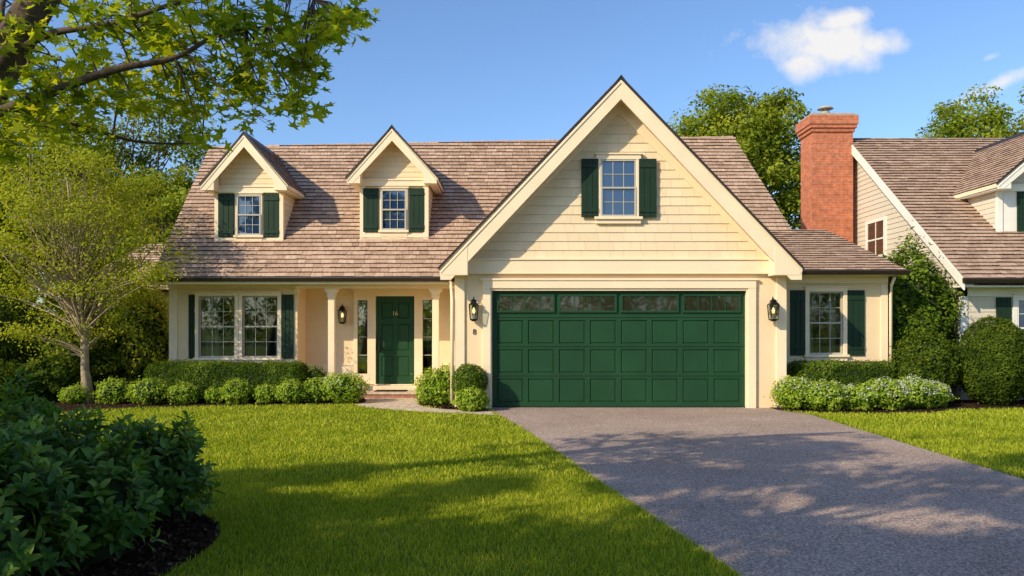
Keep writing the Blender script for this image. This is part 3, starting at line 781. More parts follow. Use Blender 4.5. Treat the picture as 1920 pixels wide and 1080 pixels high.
t.prism([(ny, nz-0.24), (ny, nz-0.01), (ridge_y, ridge_z-0.01), (27.2, nz-0.01), (27.2, nz-0.24), (ridge_y, ridge_z-0.27)], 'x', 9.262, 9.30)
t.prism([(ny+0.05, nz-0.12), (ridge_y, ridge_z-0.10), (27.2, nz-0.12), (27.2, nz-0.14), (ridge_y, ridge_z-0.13), (ny+0.05, nz-0.15)], 'x', 9.30, nx+0.01)
t.box(nx-0.03, nx+0.12, 16.46, 16.62, 0, 2.40); t.box(9.3, 20, 16.04, 16.55, 2.38, 2.41); t.box(nx-0.03, 20, 16.46, 16.52, 2.2, 2.38)
t.build('white_trim', M_white, NB, bevel=0.004)
gutter('gutter', 9.24, 20, 16.0, 2.56, NB)
# side window on the gable wall
sw = MB(); X0 = nx-0.05
sw.box(X0, nx+0.02, 19.75, 19.85, 3.40, 4.36); sw.box(X0, nx+0.02, 20.75, 20.85, 3.40, 4.36); sw.box(X0, nx+0.02, 19.85, 20.75, 4.27, 4.36); sw.box(X0-0.01, nx+0.02, 19.72, 20.88, 3.34, 3.40)
sw.box(X0+0.005, nx+0.02, 19.85, 20.75, 3.80, 3.84); sw.box(X0+0.01, nx+0.02, 20.28, 20.31, 3.40, 4.27)
sw.build('side_window_frame', M_white, NB)
sw = MB(); sw.box(nx-0.03, nx+0.01, 19.85, 20.75, 3.41, 4.27); sw.build('side_window_glass', M_gglass, NB)
window(NB, 'front_window', 10.66, 11.5, 0.9, 2.15, 16.48, 0.04, 0.0, 3, 2, glass=M_dglass, cm=M_white, sashm=M_white)
shutter(NB, 'front_shutter', 10.22, 10.54, 0.88, 2.18, 16.475)
dormer('dormer', NB, 12.45, 1.55, 1.78, 17.5, 17.15, 3.40, 4.72, 6.25, (11.75, 12.6, 3.60, 4.60), [(11.32, 11.68, 3.58, 4.62), (12.68, 13.04, 3.58, 4.62)], nroof_y, M_roof2, M_white, M_white, M_grey, 0.25)
# chimney
CH = MB(); cx0, cx1, cy0, cy1 = 8.14, 9.36, 21.2, 22.2
CH.box(cx0+0.06, cx1-0.06, cy0+0.06, cy1-0.06, 0, 6.88)
CH.build('chimney_stack', M_brick, NB)
c = MB(); c.box(cx0+0.02, cx1-0.02, cy0+0.02, cy1-0.02, 6.86, 6.96); c.box(cx0-0.02, cx1+0.02, cy0-0.02, cy1+0.02, 6.96, 7.06); c.box(cx0-0.05, cx1+0.05, cy0-0.05, cy1+0.05, 7.06, 7.30)
c.build('chimney_corbels', M_brick, NB, bevel=0.004)
c = MB(); c.box(cx0+0.02, cx1-0.02, cy0+0.02, cy1-0.02, 7.30, 7.37); c.build('chimney_crown', M_conc, NB)
c = MB(); c.tube([(8.72, 21.7, 7.36), (8.72, 21.7, 7.52)], [0.12, 0.12], 12); c.tube([(8.72, 21.7, 7.60), (8.72, 21.7, 7.66)], [0.22, 0.15], 14)
c.tube([(8.72, 21.7, 7.50), (8.72, 21.7, 7.61)], [0.05, 0.05], 6)
c.build('chimney_flue_cap', M_conc, NB)

# ================================================================== GROUND
def sheet(name, poly, z, mat, th=None):
    me = bpy.data.meshes.new(name)
    me.from_pydata([(p[0], p[1], z) for p in poly], [], [tuple(range(len(poly)))])
    me.materials.append(mat)
    for p in me.polygons:
        if p.normal.z < 0: p.flip()
    o = bpy.data.objects.new(name, me); COL.objects.link(o); return o
def smooth_poly(pts, closed_from=0, n=6):
    # catmull-rom over open list
    out = []
    P = [Vector(p).to_3d() for p in pts]
    for i in range(len(P)-1):
        p0 = P[max(i-1, 0)]; p1 = P[i]; p2 = P[i+1]; p3 = P[min(i+2, len(P)-1)]
        for k in range(n):
            t = k/n
            q = 0.5*((2*p1)+(-p0+p2)*t+(2*p0-5*p1+4*p2-p3)*t*t+(-p0+3*p1-3*p2+p3)*t*t*t)
            out.append((q.x, q.y))
    out.append((P[-1].x, P[-1].y))
    return out
G = 300
me = bpy.data.meshes.new('ground'); me.from_pydata([(-G, -G, 0), (G, -G, 0), (G, G, 0), (-G, G, 0)], [], [(0, 1, 2, 3)]); me.materials.append(M_ground)
go = bpy.data.objects.new('ground', me); COL.objects.link(go)
DL = smooth_poly([(-0.55, 15.0), (-0.42, 14.6), (0.24, 11.6), (0.97, 7.5), (1.44, 5.0), (1.85, 1.5), (2.0, -12)])
DRV = DL + [(5.3, -12), (5.3, 13.9), (5.0, 14.5), (4.95, 15.09), (-0.55, 15.09)]
PATH = smooth_poly([(-3.32, 17.0), (-3.25, 16.1), (-2.95, 15.2), (-1.9, 14.40), (-0.30, 13.75)]) + smooth_poly([(-0.38, 14.4), (-1.3, 14.75), (-1.85, 15.5), (-2.0, 17.0)])
BEDL = smooth_poly([(-14, 12.6), (-9.6, 13.0), (-8.35, 13.7), (-7.7, 14.6), (-6.3, 15.15), (-4.6, 15.45), (-3.1, 15.75), (-3.22, 17.0)]) + [(-4.7, 17.3), (-7.6, 17.4), (-7.6, 20), (-14, 20)]
BEDM = [(-2.02, 17.0), (-1.85, 15.5), (-1.3, 14.75), (-0.5, 14.42), (-0.53, 15.0), (-1.08, 15.0), (-1.08, 17.0)]
BEDR = [(4.96, 15.0)] + smooth_poly([(5.0, 14.5), (5.5, 14.15), (6.6, 14.0), (7.8, 14.2), (8.5, 14.7), (11.5, 14.9)]) + [(16, 15), (16, 16.5), (9.5, 16.5), (9.5, 20), (7.68, 20), (7.68, 16), (5.25, 16)]
BEDF = [(-3.75+1.58*math.cos(a)*(1+0.05*math.sin(3*a)), 5.2+1.85*math.sin(a)*(1+0.04*math.sin(2*a+1))) for a in np.linspace(0, 2*math.pi, 48, endpoint=False)]
sheet('driveway', DRV, 0.004, M_asph)
sheet('garden_path', PATH, 0.008, M_path)
for p in (BEDL, BEDM, BEDR, BEDF): sheet('mulch_bed', p, 0.012, M_mulch)

def inpoly(x, y, poly):
    poly = np.array(poly); c = np.zeros(len(x), bool); n = len(poly); j = n-1
    for i in range(n):
        xi, yi = poly[i]; xj, yj = poly[j]
        m = ((yi > y) != (yj > y)) & (x < (xj-xi)*(y-yi)/(yj-yi+1e-12)+xi)
        c ^= m; j = i
    return c
def grass(name, n, x0, x1, y0, y1, h, w, parent, wedge=None):
    x = RNG.uniform(x0, x1, n); y = RNG.uniform(y0, y1, n)
    k = np.ones(n, bool)
    jx = x+RNG.normal(0, 0.015, n)
    for P in (DRV, PATH, BEDL, BEDM, BEDR, BEDF): k &= ~inpoly(jx, y, P)
    k &= ~((x > -7.6) & (x < 7.7) & (y > 16.9)) & ~((x > -1.1) & (x < 5.3) & (y > 14.9))
    x = x[k]; y = y[k]; n = len(x)
    a = RNG.uniform(0, 2*math.pi, n); hh = h*RNG.uniform(0.55, 1.3, n); ww = w*RNG.uniform(0.7, 1.3, n)
    lean = RNG.uniform(0.1, 0.9, n)*hh; la = RNG.uniform(0, 2*math.pi, n)
    z = np.zeros(n)
    p0 = np.stack([x-np.cos(a)*ww/2, y-np.sin(a)*ww/2, z], 1); p1 = np.stack([x+np.cos(a)*ww/2, y+np.sin(a)*ww/2, z], 1)
    mx = x+np.cos(la)*lean*0.35; my = y+np.sin(la)*lean*0.35
    p2 = np.stack([mx+np.cos(a)*ww*0.4, my+np.sin(a)*ww*0.4, hh*0.6], 1); p3 = np.stack([mx-np.cos(a)*ww*0.4, my-np.sin(a)*ww*0.4, hh*0.6], 1)
    p4 = np.stack([x+np.cos(la)*lean, y+np.sin(la)*lean, hh], 1)
    V = np.stack([p0, p1, p2, p3, p4], 1).reshape(-1, 3)
    idx = (np.arange(n)[:, None]*5+np.array([0, 1, 2, 3, 3, 2, 4])[None]).ravel()
    st = (np.arange(n)[:, None]*7+np.array([0, 4])[None]).ravel()
    fast_mesh(name, V, idx, st, np.repeat(RNG.uniform(0, 1, n), 2), M_grass, parent)
LG = empty('lawn_grass', (0, 8, 0))
grass('blades_near', 200000, -6.5, 2.5, 3.4, 8, 0.040, 0.006, LG)
grass('blades_mid', 170000, -10, 12, 8, 12, 0.042, 0.010, LG)
grass('blades_far', 110000, -13, 13, 12, 17, 0.042, 0.014, LG)
grass('blades_side', 30000, 5.2, 9, 3.4, 8, 0.042, 0.010, LG)

# mulch chips
def chips(poly, n, name):
    P = np.array(poly); x = RNG.uniform(P[:, 0].min(), P[:, 0].max(), n); y = RNG.uniform(P[:, 1].min(), P[:, 1].max(), n)
    k = inpoly(x, y, poly); x = x[k]; y = y[k]; n = len(x)
    pts = np.stack([x, y, RNG.uniform(0.012, 0.035, n)], 1); nr = RNG.normal(size=(n, 3))*0.5+np.array([0, 0, 1])
    leaves(name, pts, nr, RNG.uniform(0.02, 0.06, n), RNG.uniform(0, 1, n), T_QUAD, M_chip)
M_chip = rnd_mat('mulch_chip', [(0, (0.016, 0.009, 0.006)), (0.7, (0.065, 0.036, 0.02)), (1, (0.16, 0.09, 0.05))], namt=0, spec=0)
chips(BEDF, 14000, 'mulch_chips'); chips(BEDL, 14000, 'mulch_chips'); chips(BEDR, 7000, 'mulch_chips'); chips(BEDM, 2500, 'mulch_chips')

# ================================================================== SHRUBS
def core_mesh(name, c, r, mat, parent, box=False, seed=0):
    import bmesh
    bm = bmesh.new(); bmesh.ops.create_icosphere(bm, subdivisions=3, radius=1)
    for v in bm.verts:
        d = v.co.normalized()
        if box:
            m = max(abs(d.x), abs(d.y), abs(d.z)); k = (1/m)*0.6+0.4*(1/m)**0.2
            k = min(k, 1.25)
        else: k = 1
        k *= 1+0.08*noise.noise(d*2.5+Vector((seed, 0, 0)))
        v.co = Vector((c[0]+d.x*r[0]*k, c[1]+d.y*r[1]*k, max(0.01, c[2]+d.z*r[2]*k)))
    me = bpy.data.meshes.new(name); bm.to_mesh(me); bm.free(); me.materials.append(mat)
    o = bpy.data.objects.new(name, me); COL.objects.link(o); attach(o, parent)
def shrub(name, cx, cy, rx, ry, h, n, ls, mat, box=False, flowers=0, tmpl=T_QUAD, lump=0.18, loose=0.10, squash=None):
    E = empty(name, (cx, cy, 0))
    cz = h*0.5; rz_ = h*0.5
    if squash: cz = h*squash; rz_ = h*(1-squash)
    d = norm(RNG.normal(size=(n, 3)))
    sd = random.random()*50
    k = np.ones(n)
    if box:
        m = np.max(np.abs(d), axis=1); k = np.minimum((1/m)*0.75+0.25, 1.45)
    ln = np.array([noise.noise(Vector((a*2.6+sd, b*2.6, c*2.6)))+0.5*noise.noise(Vector((a*6+sd, b*6, c*6))) for a, b, c in d])
    k = k*(1+lump*ln)*(1-np.abs(RNG.normal(0, loose, n))+RNG.exponential(loose*0.35, n))
    pts = np.stack([cx+d[:, 0]*rx*k, cy+d[:, 1]*ry*k, cz+d[:, 2]*rz_*k], 1)
    pts[:, 2] = np.maximum(pts[:, 2], RNG.uniform(0.01, 0.06, n))
    nr = d+RNG.normal(0, 0.55, (n, 3))+np.array([0, 0, 0.35])
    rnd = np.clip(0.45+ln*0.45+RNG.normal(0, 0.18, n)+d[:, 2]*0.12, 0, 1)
    leaves('foliage', pts, nr, ls*RNG.uniform(0.7, 1.3, n), rnd, tmpl, mat, E)
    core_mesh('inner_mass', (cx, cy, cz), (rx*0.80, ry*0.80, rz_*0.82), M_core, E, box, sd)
    if flowers:
        d = norm(RNG.normal(size=(flowers, 3))); d[:, 2] = np.abs(d[:, 2]); d[:, 1] = -np.abs(d[:, 1])
        p = np.stack([cx+d[:, 0]*rx*1.03, cy+d[:, 1]*ry*1.03, cz+d[:, 2]*rz_*1.05], 1)
        p = np.repeat(p, 6, 0)+RNG.normal(0, 0.018, (flowers*6, 3))
        leaves('blossoms', p, RNG.normal(size=p.shape)+np.array([0, -0.5, 1]), RNG.uniform(0.02, 0.035, len(p)), RNG.uniform(0, 1, len(p)), T_QUAD, M_flower, E)
    return E
# long clipped hedge in front of the left windows: one object with several masses
def hedge(name, x0, x1, y, dep, h, n, ls, mat, lump=0.05):
    E = empty(name, ((x0+x1)/2, y, 0))
    # sample front, top, sides of a rounded box
    L = x1-x0
    A = np.array([L*h, L*dep, dep*h, dep*h, L*h]); c = RNG.choice(5, n, p=A/A.sum())
    u = RNG.uniform(-0.5, 0.5, n); v = RNG.uniform(-0.5, 0.5, n)
    P = np.zeros((n, 3)); Nn = np.zeros((n, 3))
    for f, (ax, sg) in enumerate([(1, -1), (2, 1), (0, -1), (0, 1), (1, 1)]):
        m = c == f
        q = np.zeros((m.sum(), 3)); o = [i for i in range(3) if i != ax]
        q[:, o[0]] = u[m]; q[:, o[1]] = v[m]; q[:, ax] = 0.5*sg
        P[m] = q; Nn[m, ax] = sg
    # round edges
    P *= np.array([L, dep, h])
    rr = min(dep, h)*0.28
    inner = np.clip(P, -np.array([L/2-rr, dep/2-rr, h/2-rr]), np.array([L/2-rr, dep/2-rr, h/2-rr]))
    dd = P-inner; dn = norm(dd); P = inner+dn*rr
    ln = np.array([noise.noise(Vector((a*2.2, b*2.2, z*2.2)))+0.6*noise.noise(Vector((a*6, b*6, z*6))) for a, b, z in P])
    P += dn*(lump*ln-np.abs(RNG.normal(0, 0.02, n))+RNG.exponential(0.012, n))[:, None]
    P += np.array([(x0+x1)/2, y, h/2]); P[:, 2] = np.maximum(P[:, 2], 0.02)
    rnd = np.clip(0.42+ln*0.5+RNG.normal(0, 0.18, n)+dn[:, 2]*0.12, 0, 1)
    leaves('foliage', P, dn+RNG.normal(0, 0.55, (n, 3))+np.array([0, 0, 0.3]), ls*RNG.uniform(0.7, 1.3, n), rnd, T_QUAD, mat, E)
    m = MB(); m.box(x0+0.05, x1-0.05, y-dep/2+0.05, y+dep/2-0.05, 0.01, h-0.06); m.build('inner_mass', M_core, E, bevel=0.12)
hedge('boxwood_hedge', -7.65, -4.35, 16.45, 0.75, 0.80, 26000, 0.036, M_lf_box)
hedge('boxwood_hedge', 5.55, 7.55, 15.55, 0.6, 0.86, 15000, 0.036, M_lf_box)
for (x, yy, r, h) in [(-8.05, 15.75, .34, .50), (-7.25, 15.6, .38, .52), (-6.62, 15.7, .30, .42), (-6.05, 15.85, .20, .30), (-5.55, 15.7, .27, .50), (-5.0, 15.8, .22, .38), (-4.42, 15.75, .32, .46), (-3.98, 15.95, .28, .50), (-8.85, 15.8, .28, .36)]:
    shrub('flowering_perennial', x, yy, r, r, h, 1800, 0.048, M_lf_light, lump=0.35, loose=0.16)
shrub('flowering_perennial', -3.45, 15.95, .47, .42, .60, 3600, 0.05, M_lf_light, lump=0.3, loose=0.14, flowers=30)
shrub('boxwood_ball', -4.2, 16.6, .3, .3, .72, 2500, 0.035, M_lf_box)
shrub('hydrangea_shrub', -1.38, 15.55, .50, .45, .74, 5000, 0.055, M_lf_light, lump=0.3, loose=0.13)
shrub('boxwood_ball', -0.80, 14.72, .34, .30, .86, 5500, 0.034, M_lf_box, lump=0.07, loose=0.05, squash=0.6)
shrub('hydrangea_shrub', -0.75, 14.42, .30, .24, .42, 2600, 0.05, M_lf_light, lump=0.3, loose=0.13)
for (x, yy, r, h, fl) in [(5.35, 14.75, .38, .60, 35), (5.85, 14.55, .40, .55, 40), (6.45, 14.6, .36, .48, 40), (7.0, 14.7, .42, .58, 70), (7.6, 14.85, .42, .60, 90), (8.1, 15.1, .35, .50, 80)]:
    shrub('white_flowering_shrub', x, yy, r, r*0.9, h, 3200, 0.05, M_lf_light, lump=0.3, loose=0.13, flowers=fl)
shrub('boxwood_ball', 5.75, 15.2, .35, .3, .72, 3000, 0.034, M_lf_box)
shrub('topiary_shrub', 9.60, 15.55, .68, .62, 1.72, 22000, 0.045, M_lf_dark, lump=0.06, loose=0.05)
shrub('tall_shrub', 8.62, 16.9, .95, .8, 3.15, 16000, 0.085, M_lf_box, lump=0.35, loose=0.12, tmpl=T_FOLD)
shrub('rounded_shrub', 8.35, 15.75, .65, .5, 1.45, 11000, 0.055, M_lf_dark, lump=0.2)
shrub('rounded_shrub', 7.95, 15.35, .40, .35, 0.88, 5000, 0.045, M_lf_dark, lump=0.15)
shrub('rounded_shrub', 11.0, 15.9, .7, .4, 1.0, 8000, 0.05, M_lf_dark, lump=0.2)
# dark shrubs on the left boundary
for (x, yy, rx, h, n) in [(-9.9, 17.6, 1.0, 1.9, 12000), (-11.6, 17.2, 1.3, 2.5, 15000), (-13.6, 17.8, 1.4, 2.9, 14000), (-10.9, 15.6, .8, .95, 8000), (-9.7, 16.4, .6, .9, 6000), (-12.6, 15.2, 1.0, 1.3, 8000)]:
    shrub('evergreen_shrub', x, yy, rx, rx*0.8, h, n, 0.075, M_lf_dark, lump=0.35, loose=0.12)
for (x, yy, rx, h, n) in [(-8.65, 18.2, .75, 2.35, 9000), (-9.5, 19.3, .9, 2.9, 9000)]:
    shrub('deciduous_shrub', x, yy, rx, rx*0.8, h, n, 0.08, M_lf_bg, lump=0.4, loose=0.14)

# foreground laurel bush (large leaves in rosettes)
FB = empty('laurel_bush', (-3.4, 5.3, 0))
P = []; Q = []; S = []; R = []
stems = MB()
for (cx, cy, r, h, n) in [(-3.42, 5.25, .80, 1.0, 640), (-2.95, 6.25, .50, .84, 330), (-4.35, 6.4, .75, 1.08, 420), (-2.78, 5.15, .36, .80, 190), (-3.25, 4.45, .62, .92, 420), (-3.9, 4.9, .6, 1.0, 200)]:
    for k in range(n):
        d = Vector((random.gauss(0, 1), random.gauss(0, 1), random.gauss(0.25, 0.9))).normalized()
        if d.z < -0.35: continue
        q = random.uniform(0.78, 1.14)*(1+0.26*noise.noise(Vector((d.x*2+cx, d.y*2, d.z*2))))
        p = Vector((cx+d.x*r*q, cy+d.y*r*q, h*0.42+d.z*h*0.58*q))
        if p.z < 0.06: p.z = 0.08
        ax = (d+Vector((0, 0, 0.7))+Vector((random.gauss(0, .25), random.gauss(0, .25), 0))).normalized()
        tone = random.uniform(0.1, 0.75)
        stems.tube([tuple(p-ax*0.14), tuple(p)], [0.004, 0.003], 4, cap=False)
        u = ax.orthogonal().normalized(); w_ = ax.cross(u)
        m = random.randint(6, 9); ph = random.random()*6
        for i in range(m):
            a = ph+i*2.4; el = 0.15+0.75*(i/m)
            out_ = (u*math.cos(a)+w_*math.sin(a))
            dirn = (out_*math.cos(el)+ax*math.sin(el)).normalized()
            L = random.uniform(0.08, 0.13)*(1-0.25*i/m)
            base = p-ax*0.09*(1-i/m)
            P.append(base+dirn*L*0.5); Q.append((dirn, (ax-dirn*ax.dot(dirn)).normalized())); S.append(L); R.append(min(1, max(0, tone+0.3*(i/m)+random.gauss(0, .1))))
# oriented leaves (length axis known)
tv, tf = T_FOLD
P = np.array([tuple(p) for p in P]); B = np.array([tuple(q[0]) for q in Q]); Nn = np.array([tuple(q[1]) for q in Q]); T = np.cross(B, Nn); S = np.array(S)
V = (P[:, None, :]+S[:, None, None]*(tv[None, :, 0, None]*0.95*T[:, None, :]+tv[None, :, 1, None]*B[:, None, :]+tv[None, :, 2, None]*Nn[:, None, :])).reshape(-1, 3)
fl = np.concatenate([np.array(f) for f in tf]); n = len(P)
idx = (np.arange(n)[:, None]*len(tv)+fl[None]).ravel(); st = np.arange(n*len(tf))*3
fast_mesh('foliage', V, idx, st, np.repeat(np.array(R), len(tf)), M_lf_lau, FB)
stems.build('stems', M_bark, FB)
for (cx, cy, r, h) in [(-3.42, 5.25, .80, 1.0), (-2.95, 6.25, .50, .84), (-4.35, 6.4, .75, 1.08), (-2.78, 5.15, .36, .80), (-3.25, 4.45, .62, .92)]:
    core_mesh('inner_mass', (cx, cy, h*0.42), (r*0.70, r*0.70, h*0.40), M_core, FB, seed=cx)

# ================================================================== TREES
def tree(name, base, cc, cr, nclump, crad, per, ls, lmat, bmat, tr, seed, tmpl=T_QUAD, inner=0.35, lump=0.35, flat=0.65, limbs=None, trunk_top=0.5, zmin=-9):
    rd = random.Random(seed)
    E = empty(name, base)
    base = Vector(base); cc = Vector(cc)
    mb = MB()
    top = Vector((cc.x, cc.y, cc.z+cr[2]*trunk_top))
    pts = []; K = 7
    for i in range(K+1):
        f = i/K
        p = base.lerp(top, f)+Vector((rd.gauss(0, .06), rd.gauss(0, .06), 0))*(tr*6 if 0 < i < K else 0)
        pts.append(p)
    mb.tube(pts, [tr*(1.35 if i == 0 else 1-0.85*i/K) for i in range(K+1)], 10)
    C = []
    for k in range(nclump):
        d = Vector((rd.gauss(0, 1), rd.gauss(0, 1), rd.gauss(0, 1))).normalized()
        if d.z < zmin: d.z = -d.z*0.5
        q = (inner+(1-inner)*rd.random()**0.45)*(1+lump*noise.noise(d*1.7+Vector((seed*3.1, 0, 0))))
        C.append((Vector((cc.x+d.x*cr[0]*q, cc.y+d.y*cr[1]*q, cc.z+d.z*cr[2]*q)), d))
    pos = []; nr = []; rn = []
    for i, (c, d) in enumerate(C):
        # limb to the clump
        f = rd.uniform(0.25, 0.8)
        zt = base.z+(top.z-base.z)*f
        if zt > c.z-0.1: f = max(0.2, min(f, (c.z-0.2-base.z)/(top.z-base.z)*0.8))
        s = base.lerp(top, f)
        kk = min(K-1, int(f*K)); s = pts[kk].lerp(pts[kk+1], f*K-kk)
        mid = s.lerp(c, 0.5)+Vector((rd.gauss(0, 1), rd.gauss(0, 1), rd.uniform(0.0, 1.4)))*0.07*(c-s).length
        r0 = tr*0.30*(1-f*0.5)
        mb.tube([s, s.lerp(mid, 0.5)+Vector((0, 0, 0.02)), mid, mid.lerp(c, 0.6), c], [r0, r0*0.7, r0*0.5, r0*0.3, r0*0.12], 5, cap=False)
        m = int(per*rd.uniform(0.6, 1.4)); r = crad*rd.uniform(0.7, 1.35)
        g = RNG.normal(size=(m, 3)); g = norm(g)*(RNG.uniform(0, 1, (m, 1))**0.5)*r*1.35
        g[:, 2] *= flat
        pos.append(np.array(c)+g)
        nr.append(np.array(d)*0.3+g/r*0.5+np.array([0, 0, 0.55])+RNG.normal(0, 0.55, (m, 3)))
        tone = rd.uniform(0.15, 0.75)
        rn.append(np.clip(tone+RNG.normal(0, 0.16, m)+g[:, 2]/r*0.15, 0, 1))
    mb.build('trunk_and_limbs', bmat, E, smooth=True)
    pos = np.concatenate(pos); nr = np.concatenate(nr); rn = np.concatenate(rn)
    leaves('foliage', pos, nr, ls*RNG.uniform(0.65, 1.35, len(pos)), rn, tmpl, lmat, E)
    return E
# background trees
tree('shade_tree', (9.5, 33, 0), (9.5, 33, 7.8), (4.0, 3.4, 3.6), 250, .62, 210, .17, M_lf_bg, M_bark, .28, 5, lump=0.2)
tree('shade_tree', (7.6, 36, 0), (7.6, 36, 6.5), (3.0, 3.0, 3.2), 70, .6, 150, .18, M_lf_bg, M_bark, .25, 15)
tree('shade_tree', (22.5, 35, 0), (22.5, 35, 8.3), (4.6, 3.4, 4.0), 210, .7, 210, .18, M_lf_bg, M_bark, .3, 6, lump=0.2)
tree('shade_tree', (-15.5, 29, 0), (-15.5, 29, 5.9), (4.2, 3.4, 4.2), 200, .62, 210, .16, M_lf_bg, M_bark, .28, 7)
tree('shade_tree', (-19.5, 27, 0), (-19.5, 27, 5.6), (3.6, 3.4, 4.4), 150, .65, 200, .17, M_lf_bg, M_bark, .28, 8)
tree('shade_tree', (-11.6, 26, 0), (-11.6, 26, 4.2), (2.0, 2.2, 2.8), 90, .5, 180, .14, M_lf_bg, M_bark, .18, 9)
# young light tree on the front lawn edge
tree('young_tree', (-8.62, 15.9, 0), (-9.2, 16.1, 3.55), (2.25, 1.5, 2.15), 190, .36, 125, .064, M_lf_young, M_bark_l, .095, 12, inner=0.25, lump=0.4, flat=0.45)
# distant tree line
def treeline(name, arcs, mat):
    pos = []; nr = []; rn = []
    for (x0, x1, y, h, n) in arcs:
        m = int(abs(x1-x0)*n)
        for k in range(m):
            cx = random.uniform(x0, x1); cy = y+random.gauss(0, 2.0)
            hz = h*(0.75+0.25*noise.noise(Vector((cx*0.15, y, 0)))*2)*random.random()**0.6
            q = 60; g = norm(RNG.normal(size=(q, 3)))*1.1
            pos.append(np.array([cx, cy, max(0.5, hz)])+g); nr.append(g+np.array([0, 0, .5])); rn.append(np.clip(random.uniform(.1, .7)+RNG.normal(0, .15, q), 0, 1))
    pos = np.concatenate(pos); leaves(name, pos, np.concatenate(nr), RNG.uniform(.25, .5, len(pos)), np.concatenate(rn), T_QUAD, mat)
treeline('distant_trees', [(-60, -12, 42, 7, 7), (-12, 8, 48, 5, 3), (8, 60, 46, 7, 6), (-40, 40, -34, 7, 6)], M_lf_bg)

# overhanging maple (foreground, trunk stands just left of the view)
MT = empty('maple_tree', (-5.3, 6.2, 0))
mb = MB()
trk = [(-5.3, 6.2, 0), (-5.0, 6.15, 1.2), (-4.6, 6.1, 2.3), (-4.12, 6.0, 3.25), (-3.85, 6.0, 3.75), (-3.55, 6.0, 4.25), (-3.2, 5.7, 5.2), (-3.2, 5.0, 6.2)]
mb.tube(trk, [.24, .19, .165, .145, .135, .125, .10, .05], 14)
def br(pts, r0, r1=0.008, sides=7):
    n = len(pts); sp = []
    P_ = [Vector(p) for p in pts]
    for i in range(n-1):
        p0 = P_[max(i-1, 0)]; p1 = P_[i]; p2 = P_[i+1]; p3 = P_[min(i+2, n-1)]
        for k in range(4):
            t = k/4
            sp.append(0.5*((2*p1)+(-p0+p2)*t+(2*p0-5*p1+4*p2-p3)*t*t+(-p0+3*p1-3*p2+p3)*t*t*t))
    sp.append(P_[-1]); m = len(sp)
    mb.tube(sp, [r0+(r1-r0)*(i/(m-1)) for i in range(m)], sides)
    return sp
B = []
B.append(br([(-4.25, 5.7, 3.0), (-3.90, 5.6, 3.05), (-3.30, 5.5, 3.22), (-2.80, 5.5, 3.40), (-2.40, 5.55, 3.50), (-2.15, 5.7, 3.72), (-1.85, 5.9, 3.86)], .048, .006))
B.append(br([(-3.9, 6.0, 3.65), (-3.5, 5.9, 3.80), (-3.0, 5.85, 3.86), (-2.4, 5.8, 4.02), (-1.9, 5.75, 4.05), (-1.45, 5.7, 3.98)], .032, .005))
B.append(br([(-3.6, 6.0, 4.15), (-3.1, 6.2, 4.35), (-2.5, 6.3, 4.45), (-1.8, 6.4, 4.35), (-1.35, 6.5, 4.15)], .05, .006))
B.append(br([(-3.9, 6.0, 3.7), (-4.2, 6.4, 4.1), (-4.4, 6.8, 4.6)], .05, .01))
B.append(br([(-4.1, 6.0, 3.3), (-3.9, 6.5, 3.35), (-3.4, 7.0, 3.25), (-2.9, 7.3, 3.3)], .03, .005))
# clumps: (x, z) spread over a metre or so in depth
cl = [(-3.7,3.85),(-3.35,3.98),(-2.92,4.02),(-2.5,4.05),(-2.1,4.02),(-1.75,3.98),(-1.45,3.95),(-3.55,3.62),(-3.2,3.72),(-2.87,3.76),(-2.54,3.82),(-2.2,3.82),(-1.9,3.75),(-1.66,3.66),
      (-2.7,3.52),(-2.4,3.5),(-2.1,3.48),(-1.88,3.42),(-1.75,3.34),(-2.42,3.27),(-2.55,3.32),(-2.98,3.36),(-3.25,3.32),(-3.45,3.36),(-3.7,3.42),(-3.85,3.22),(-1.56,3.78),(-1.35,4.02),
      (-3.05,3.5),(-2.85,3.95),(-3.9,3.95),(-3.6,4.15),(-2.3,3.62),(-1.95,3.58),(-3.3,3.5),(-3.8,3.6),(-3.62,3.15),(-3.9,3.05),(-3.1,3.9),(-2.7,3.9),(-2.3,3.93),(-1.6,3.9),(-2.0,3.3),(-3.4,3.15),(-3.95,2.9),(-1.3,3.92),(-1.55,3.55)]
pos = []; nr = []; rn = []
allp = [p for b in B for p in b]
def clump(c, m, r):
    c = Vector(c)
    q = min(allp, key=lambda p: (p-c).length)
    mid = q.lerp(c, .5)+Vector((0, 0, .03))
    if (q-c).length < 1.5: mb.tube([q, mid, c], [.008, .006, .003], 4, cap=False)
    g = norm(RNG.normal(size=(m, 3)))*(RNG.uniform(0, 1, (m, 1))**.5)*r; g[:, 2] *= .6
    for a in g[::3]:
        mb.tube([tuple(c), tuple(c+Vector(a)*0.9)], [.003, .0015], 3, cap=False)
    g[:, 2] -= 0.02
    pos.append(np.array(c)+g); nr.append(np.array([0, 0, 1.0])+g*1.5+RNG.normal(0, .5, (m, 3))); rn.append(np.clip(random.uniform(.1, .8)+RNG.normal(0, .2, m), 0, 1))
for (x, z) in cl:
    for j in range(3):
        yy = random.uniform(5.3, 6.9); k = yy/6.0
        clump((x*k+random.gauss(0, .06), yy, 1.6+(z-1.6)*k+random.gauss(0, .06)), 22, .23)
